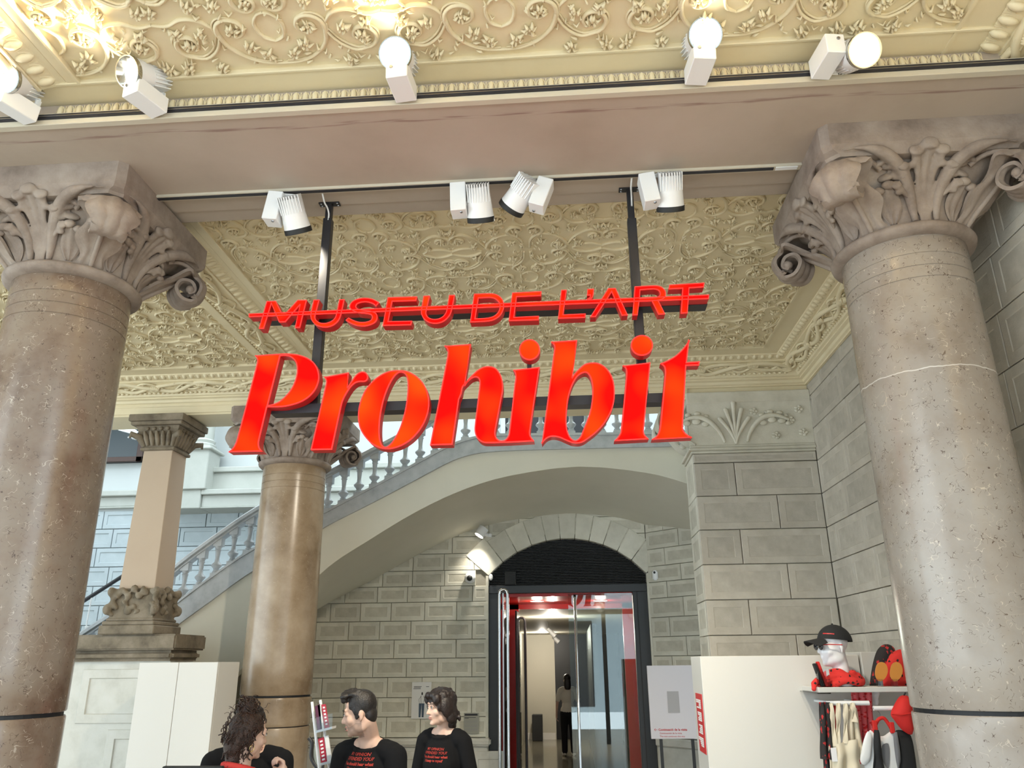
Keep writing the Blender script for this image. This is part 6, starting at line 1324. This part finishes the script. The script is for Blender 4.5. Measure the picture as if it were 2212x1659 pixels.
def person(label, loc, rz, ht, head_rz, head_pitch, sk, tee, leg_mat, hair_fn, arms, female=False, male_head=False, head_dx=(0, 0, 0), vox=0.0058, stubble=False, head_s=0.97, sleeve=0.5, open_mouth=False, tee_name='t_shirt', sleeve_on=True, shz=0.815):
    """local frame: feet at origin, chest to -Y; head_rz relative to the chest"""
    root = thing('person', label, 'person', loc, rz=rz)
    sw = 0.165 if female else 0.190; sz = ht*shz; hz = ht-0.124*head_s; hipz = ht*0.53
    HM = Matrix.Translation((head_dx[0], -0.020+head_dx[1], hz+head_dx[2])) @ Matrix.Rotation(head_rz, 4, 'Z') @ Matrix.Rotation(head_pitch, 4, 'X') @ Matrix.Scale(head_s, 4)
    b = MB(); hs = head_solid(MB(), male=male_head, open_mouth=open_mouth); hs.xf(HM); b.add(hs.v, hs.f)
    nr = 0.050 if female else 0.059
    ctube(b, [tuple(HM @ Vector((0, 0.028, -0.045))), (head_dx[0]*0.4, 0.012, ht-0.255), (0, 0.022, sz+0.01)], [nr, nr, nr*1.12], 14)
    def torso(m, e=0.0):
        m.ball((0, 0.015, sz-0.155-(0.006 if e else 0.012)), (0.150*(0.9 if female else 1)+e, 0.105+e, 0.175+e-(0 if e else 0.008)), 22, 14)
        m.ball((0, 0.010, sz-0.36), (0.128*(0.92 if female else 1)+e, 0.095+e, 0.20+e), 20, 12)
        m.ball((0, 0.010, hipz+0.03), (0.150+e, 0.105+e, 0.13+e), 20, 12)
        if female:
            for s in (-1, 1): m.ball((s*0.055, -0.052, sz-0.19), (0.056+e, 0.046+e, 0.062+e), 12, 8)
        for s in (-1, 1): cap_(m, (s*(0.105 if e else 0.02), 0.024, sz+(-0.004 if e else 0.022)), (s*(sw-0.03), 0.020, sz-0.022), (0.046 if e else 0.050)+e, 0.052+e, 12)
    torso(b)
    J = []
    for s, arm in ((-1, arms[0]), (1, arms[1])):
        S0 = Vector((s*sw, 0.018, sz-0.035)); E0, W0 = Vector(arm[0]), Vector(arm[1]); J.append((S0, E0, W0))
        ctube(b, [S0, E0, W0], [0.050 if not female else 0.043, 0.038 if not female else 0.033, 0.026 if not female else 0.023], 12)
        hand_solid(b, W0, arm[2], arm[3], arm[4], 0.95 if not female else 0.86, arm[5] if len(arm) > 5 else None)
    for s in (-1, 1):
        hp_, kn, an = Vector((s*0.085, 0.01, hipz-0.03)), Vector((s*0.092, 0.0, ht*0.285)), Vector((s*0.095, 0.03, 0.085)); ctube(b, [hp_, kn, an], [0.080, 0.055, 0.038], 14); b.ball((s*0.10, -0.035, 0.04), (0.042, 0.115, 0.038), 14, 8)
    mats = [sk]+(['skin_stubble'] if stubble else [])
    body = remesh(b, 'body', mats, vox, 8, root)
    if stubble:
        iv = HM.inverted()
        for p in body.data.polygons:
            q = iv @ p.center
            if abs(q.x) < 0.08 and q.z < -0.048-0.35*max(0, -0.02-q.y)*0+0.0 and q.z > -0.135 and q.y < 0.012 and not (abs(q.x) < 0.02 and -0.082 < q.z < -0.055 and q.y < -0.08) and not (q.z > -0.10+0.55*(q.y+0.12) and q.z > -0.062 and q.y > -0.075): p.material_index = 1
    t = MB(); torso(t, 0.014)
    if sleeve_on:
        for S0, E0, W0 in J: e1 = S0.lerp(E0, sleeve*1.3); cap_(t, S0, e1, 0.066 if not female else 0.058, 0.062 if not female else 0.055, 14)
    t.tube([((0.084 if not female else 0.078)*math.cos(a), 0.016+0.074*math.sin(a)-0.008*(math.sin(a) < 0)*abs(math.sin(a)), sz+0.022+0.030*math.sin(a)) for a in np.linspace(0, 2*math.pi, 25)[:-1]], 0.010, 8, closed=True)
    shirt = remesh(t, tee_name, tee, 0.008, 3, root)
    g = MB(); g.ball((0, 0.010, hipz-0.0), (0.165, 0.118, 0.12), 18, 10)
    for s in (-1, 1): ctube(g, [(s*0.085, 0.01, hipz-0.03), (s*0.092, 0.0, ht*0.285), (s*0.095, 0.03, 0.10)], [0.094, 0.072, 0.062], 14)
    remesh(g, 'trousers', leg_mat, 0.012, 3, root)
    for s in (-1, 1): obj('shoe', MB().ball((s*0.10, -0.045, 0.045), (0.050, 0.135, 0.045), 16, 10), 'shoe_white' if tee == 'tee_white' else 'rubber_black', root, smooth=180)
    def hx(name, m, mat, vx=None, sm=3, parent=root):
        m.xf(HM)
        return remesh(m, name, mat, vx, sm, parent) if vx else obj(name, m, mat, parent, smooth=180)
    for s in (-1, 1):
        e = hx('eye', MB().ball((s*0.029, -0.0855, 0.006), (0.0125, 0.005, 0.0060), 12, 8), 'eye_white'); 
        hx('iris', MB().ball((s*0.029, -0.0895, 0.0055), (0.0052, 0.0025, 0.0055), 10, 6), 'eye_dark', parent=e)
        hx('eyelid', MB().tube([(s*0.016, -0.089, 0.009), (s*0.029, -0.0925, 0.0135), (s*0.044, -0.083, 0.008)], 0.0020, 6), 'hair_black')
        hx('eyebrow', MB().tube([(s*0.010, -0.0915, 0.026), (s*0.028, -0.0925, 0.034), (s*0.050, -0.078, 0.030)], [0.0035 if not female else 0.0025, 0.0042 if not female else 0.003, 0.002], 6), 'hair_black')
    mo_ = MB(); mo_.ball((0, -0.0885, -0.0620), (0.0205, 0.0085, 0.0042), 14, 6); mo_.ball((0, -0.0865, -0.0725 if not open_mouth else -0.079), (0.0175, 0.0085, 0.0052), 14, 6); hx('lips', mo_, 'lip')
    if open_mouth: hx('mouth_gap', MB().ball((0, -0.0885, -0.0700), (0.014, 0.0075, 0.0035), 12, 6), 'eye_dark')
    hair_fn(hx, random.Random(int(ht*1000)))
    return root, body, shirt, HM
def chest_print(root, shirt, lines, cx, ztop, mat='print_red', w=0.13):
    bvh = BVHTree.FromPolygons([v.co.copy() for v in shirt.data.vertices], [tuple(p.vertices) for p in shirt.data.polygons])
    for k, (txt, size, shear, bold, dz) in enumerate(lines):
        me = text_mesh(txt, size, 'CENTER', shear=shear, bold=bold)
        bm = bmesh.new(); bm.from_mesh(me); bmesh.ops.triangulate(bm, faces=bm.faces); bm.to_mesh(me); bm.free()
        for v in me.vertices:
            x, z = cx+v.co.x, ztop-dz+v.co.y; h = bvh.ray_cast(Vector((x, -0.6, z)), Vector((0, 1, 0)))
            v.co = (x, (h[0].y if h[0] else -0.1)-0.0022, z)
        me.materials.clear(); me.materials.append(MATS[mat]); link('shirt_lettering', me, shirt)
TXT = [('MY OPINION', 0.024, 0.15, 0.0004, 0.0), ('OFFENDED YOU?', 0.024, 0.15, 0.0004, 0.024), ('You should hear what', 0.0225, 0.0, 0.0008, 0.049), ('I keep to myself', 0.0225, 0.0, 0.0008, 0.073)]

def hair_man(hx, rs):
    m = MB(); m.ball((0, 0.018, 0.048), (0.082, 0.091, 0.086), 22, 14); m.ball((0, 0.055, -0.012), (0.062, 0.048, 0.066), 16, 10)
    for s in (-1, 1): m.ball((s*0.069, 0.000, 0.018), (0.013, 0.030, 0.040), 10, 8); m.ball((s*0.071, -0.010, -0.012), (0.007, 0.012, 0.022), 8, 6)
    for k in range(26):
        a = rs.uniform(-1, 1); y = rs.uniform(-0.075, 0.02); m.ball((a*0.052, y, 0.108+0.020*(1-a*a)-0.06*max(0, y+0.02)+rs.uniform(-.006, .006)), (0.020, 0.028, 0.017), 8, 6, Matrix.Rotation(rs.uniform(-.5, .5), 3, 'Z'))
    for k in range(7): m.ball(((k-3)*0.016, -0.078, 0.100-abs(k-3)*0.004), (0.013, 0.020, 0.018), 8, 6)
    hx('hair', m, 'hair_black', 0.0055, 2)
def hair_bob(hx, rs):
    m = MB(); m.ball((0, 0.022, 0.052), (0.092, 0.106, 0.088), 22, 14); m.ball((0, 0.080, -0.035), (0.078, 0.055, 0.095), 16, 12); m.ball((0, 0.085, -0.115), (0.055, 0.042, 0.055), 14, 10)
    for s in (-1, 1):
        m.ball((s*0.082, 0.020, 0.000), (0.024, 0.060, 0.075), 12, 10); m.ball((s*0.078, 0.050, -0.070), (0.026, 0.045, 0.050), 12, 8)
        m.ball((s*0.060, -0.062, 0.062), (0.034, 0.030, 0.044), 12, 8); m.ball((s*0.074, -0.045, 0.015), (0.016, 0.022, 0.042), 10, 8); m.ball((s*0.028, -0.078, 0.088), (0.036, 0.022, 0.026), 10, 8)
    for k in range(60):
        th = rs.uniform(0.3, 2.84); ph = rs.uniform(-0.5, 2.4); x, y, z = 0.088*math.cos(th), 0.022+0.098*math.sin(th)*math.cos(ph), 0.042+0.080*math.sin(th)*math.sin(ph); 
        if y > -0.06: m.ball((x, y, z), (0.013, 0.020, 0.028), 7, 5, Matrix.Rotation(rs.uniform(-.8, .8), 3, 'X'))
    for k in range(16): m.ball((rs.uniform(-0.07, 0.07), rs.uniform(0.10, 0.13), rs.uniform(-0.14, 0.0)), (0.016, 0.014, 0.024), 7, 5)
    hx('hair', m, 'hair_dark', 0.0055, 2)
def coil(m, p0, d, n, r, rt, rs, sag=0.0):
    d = Vector(d).normalized(); u = d.orthogonal().normalized(); w = d.cross(u); ph = rs.uniform(0, 6)
    m.tube([Vector(p0)+d*(0.0075*k)+u*(r*math.cos(ph+k*0.95))+w*(r*math.sin(ph+k*0.95))+Vector((0, 0, -sag*k*k)) for k in range(n)], rt, 5)
def hair_curly(hx, rs):
    m = MB(); m.ball((0, 0.025, 0.045), (0.084, 0.100, 0.086), 20, 14); m.ball((0, 0.078, -0.040), (0.076, 0.056, 0.090), 16, 12); m.ball((0, 0.070, -0.120), (0.055, 0.040, 0.050), 12, 10); m.ball((0, 0.035, 0.150), (0.046, 0.048, 0.040), 14, 10)
    for s in (-1, 1): m.ball((s*0.070, 0.035, 0.0), (0.022, 0.045, 0.060), 10, 8)
    hx('hair', m, 'hair_brown', 0.007, 2)
    c = MB()
    for k in range(210):
        z = rs.uniform(-0.14, 0.125); a = rs.uniform(-0.35, math.pi+0.35) if z < 0.05 else rs.uniform(0, 6.28); R_ = 0.098 if z > -0.05 else 0.088
        rr = R_*math.sqrt(max(0.1, 1-((z-0.03)/0.16)**2)); p = (0.90*rr*math.cos(a), 0.032+1.08*rr*math.sin(a), z)
        coil(c, p, (0.3*math.cos(a)+rs.uniform(-.3, .3), 0.3*math.sin(a)+rs.uniform(-.3, .3), -1), rs.randint(5, 9), rs.uniform(0.005, 0.009), rs.uniform(0.0022, 0.0038), rs)
    for k in range(70):
        a = rs.uniform(0, 6.28); b_ = rs.uniform(-0.9, 1.3); p = (0.050*math.cos(a)*math.cos(b_), 0.035+0.052*math.sin(a)*math.cos(b_), 0.150+0.046*math.sin(b_)); coil(c, p, (-math.sin(a), math.cos(a), rs.uniform(-.4, .4)), rs.randint(5, 8), 0.007, rs.uniform(0.0022, 0.0036), rs)
    for k in range(14):
        a = rs.uniform(0, 6.28); p = (0.08*math.cos(a), 0.03+0.09*math.sin(a), rs.uniform(0.05, 0.16)); coil(c, p, (math.cos(a), math.sin(a), rs.uniform(-.6, .6)), 7, 0.008, 0.0013, rs)
    hx('curls', c, 'hair_brown')
    for s in (-1, 1): hx('earring', MB().tube([(s*0.084, 0.012+0.013*math.cos(a), -0.064+0.016*math.sin(a)) for a in np.linspace(0, 6.283, 17)[:-1]], 0.0022, 6, closed=True), 'gold'); hx('earring_bead', MB().ball((s*0.086, 0.012, -0.080), 0.005, 8, 6), 'gold')
def hair_long(hx, rs):
    m = MB(); m.ball((0, 0.022, 0.05), (0.088, 0.104, 0.088), 20, 12); m.ball((0, 0.075, -0.08), (0.085, 0.055, 0.16), 16, 12); hx('hair', m, 'hair_black', 0.010, 2)

DOWN = lambda s, ht: ((s*0.235, 0.03, ht*0.63), (s*0.245, -0.05, ht*0.485), (0, -0.25, -1), (-s, 0, 0), 0.45)
FWD = lambda s, ht: ((s*0.225, -0.01, ht*0.635), (s*0.13, -0.22, ht*0.60), (0, -1, -0.1), (0, 0, -1), 0.4)
# man looking down to the left, behind the counter
pm = onY(768, 1536, 4.9); hm_t = pm[2]+0.120
rt, bd, shm, _ = person('man with short dark hair and stubble in a printed black T-shirt, looking down', (pm[0]+0.075, 4.93, 0), math.radians(-24), hm_t, math.radians(-60), math.radians(10), 'skin_light', 'tee_black', 'trouser_black', hair_man, (FWD(-1, hm_t), FWD(1, hm_t)), male_head=True, head_dx=(-0.01, -0.055, -0.01), stubble=True, open_mouth=True)
chest_print(rt, shm, TXT, -0.005, hm_t*0.815-0.030)
# woman with short wavy hair smiling to the left
pw_ = onY(948, 1526, 6.1); hw_t = pw_[2]+0.118
rt, bd, shw, _ = person('woman with short dark wavy hair in a printed black T-shirt, smiling to one side', (pw_[0]+0.03, 6.12, 0), math.radians(-22), hw_t, math.radians(-28), math.radians(4), 'skin_pale', 'tee_black', 'trouser_black', hair_bob, (DOWN(-1, hw_t), DOWN(1, hw_t)), female=True, head_dx=(0.0, -0.03, 0))
chest_print(rt, shw, TXT, -0.012, hw_t*0.815-0.085)
# woman with curly bun seen from behind
pc_ = onY(527, 1592, 4.2); hc_t = pc_[2]+0.118
rt, bd, shc, HMc = person('woman with a curly brown bun and red lanyard, seen from behind', (pc_[0], 4.22, 0), math.radians(146), hc_t, math.radians(-8), math.radians(6), 'skin_light', 'top_red', 'trouser_black', hair_curly, (((-0.20, -0.06, hc_t*0.64), (-0.06, -0.20, hc_t*0.815), (0.3, -0.1, 1), (0.5, 1, 0.2), 1.2), FWD(1, hc_t)), female=True, tee_name='red_top', head_s=0.90)
obj('lanyard', MB().tube([(0.086*math.cos(a), 0.018+0.074*math.sin(a), hc_t*0.815+0.050+0.022*math.sin(a)) for a in np.linspace(0, 6.283, 29)[:-1]], 0.014, 8, closed=True, flat=((0, 0, 1), 1.0)), 'lanyard_red', rt, smooth=80)
# person in black mostly hidden behind her, thumb raised
pb = onY(534, 1576, 4.75); hb_t = pb[2]+0.120
person('person in black behind the curly-haired woman, one thumb raised', (pb[0]+0.01, 4.77, 0), math.radians(12), hb_t, math.radians(-10), 0.05, 'skin_tan', 'tee_black', 'trouser_black', hair_man, (FWD(-1, hb_t), ((0.22, -0.10, hb_t*0.60), (0.075, -0.235, hb_t*0.735), (-0.35, -0.3, 0.75), (-0.6, 0.4, 0), 1.35, (0.1, 0, 1))), male_head=True, shz=0.845)
# visitor walking away in the corridor
pd = onZ(1230, 1633, 0)
person('visitor in white T-shirt and black trousers walking away in the corridor beyond the doorway', (pd[0], pd[1], 0), math.radians(186), 1.62, 0, 0, 'skin_light', 'tee_white', 'trouser_black', hair_long, (DOWN(-1, 1.62), DOWN(1, 1.62)), female=True, vox=0.012)
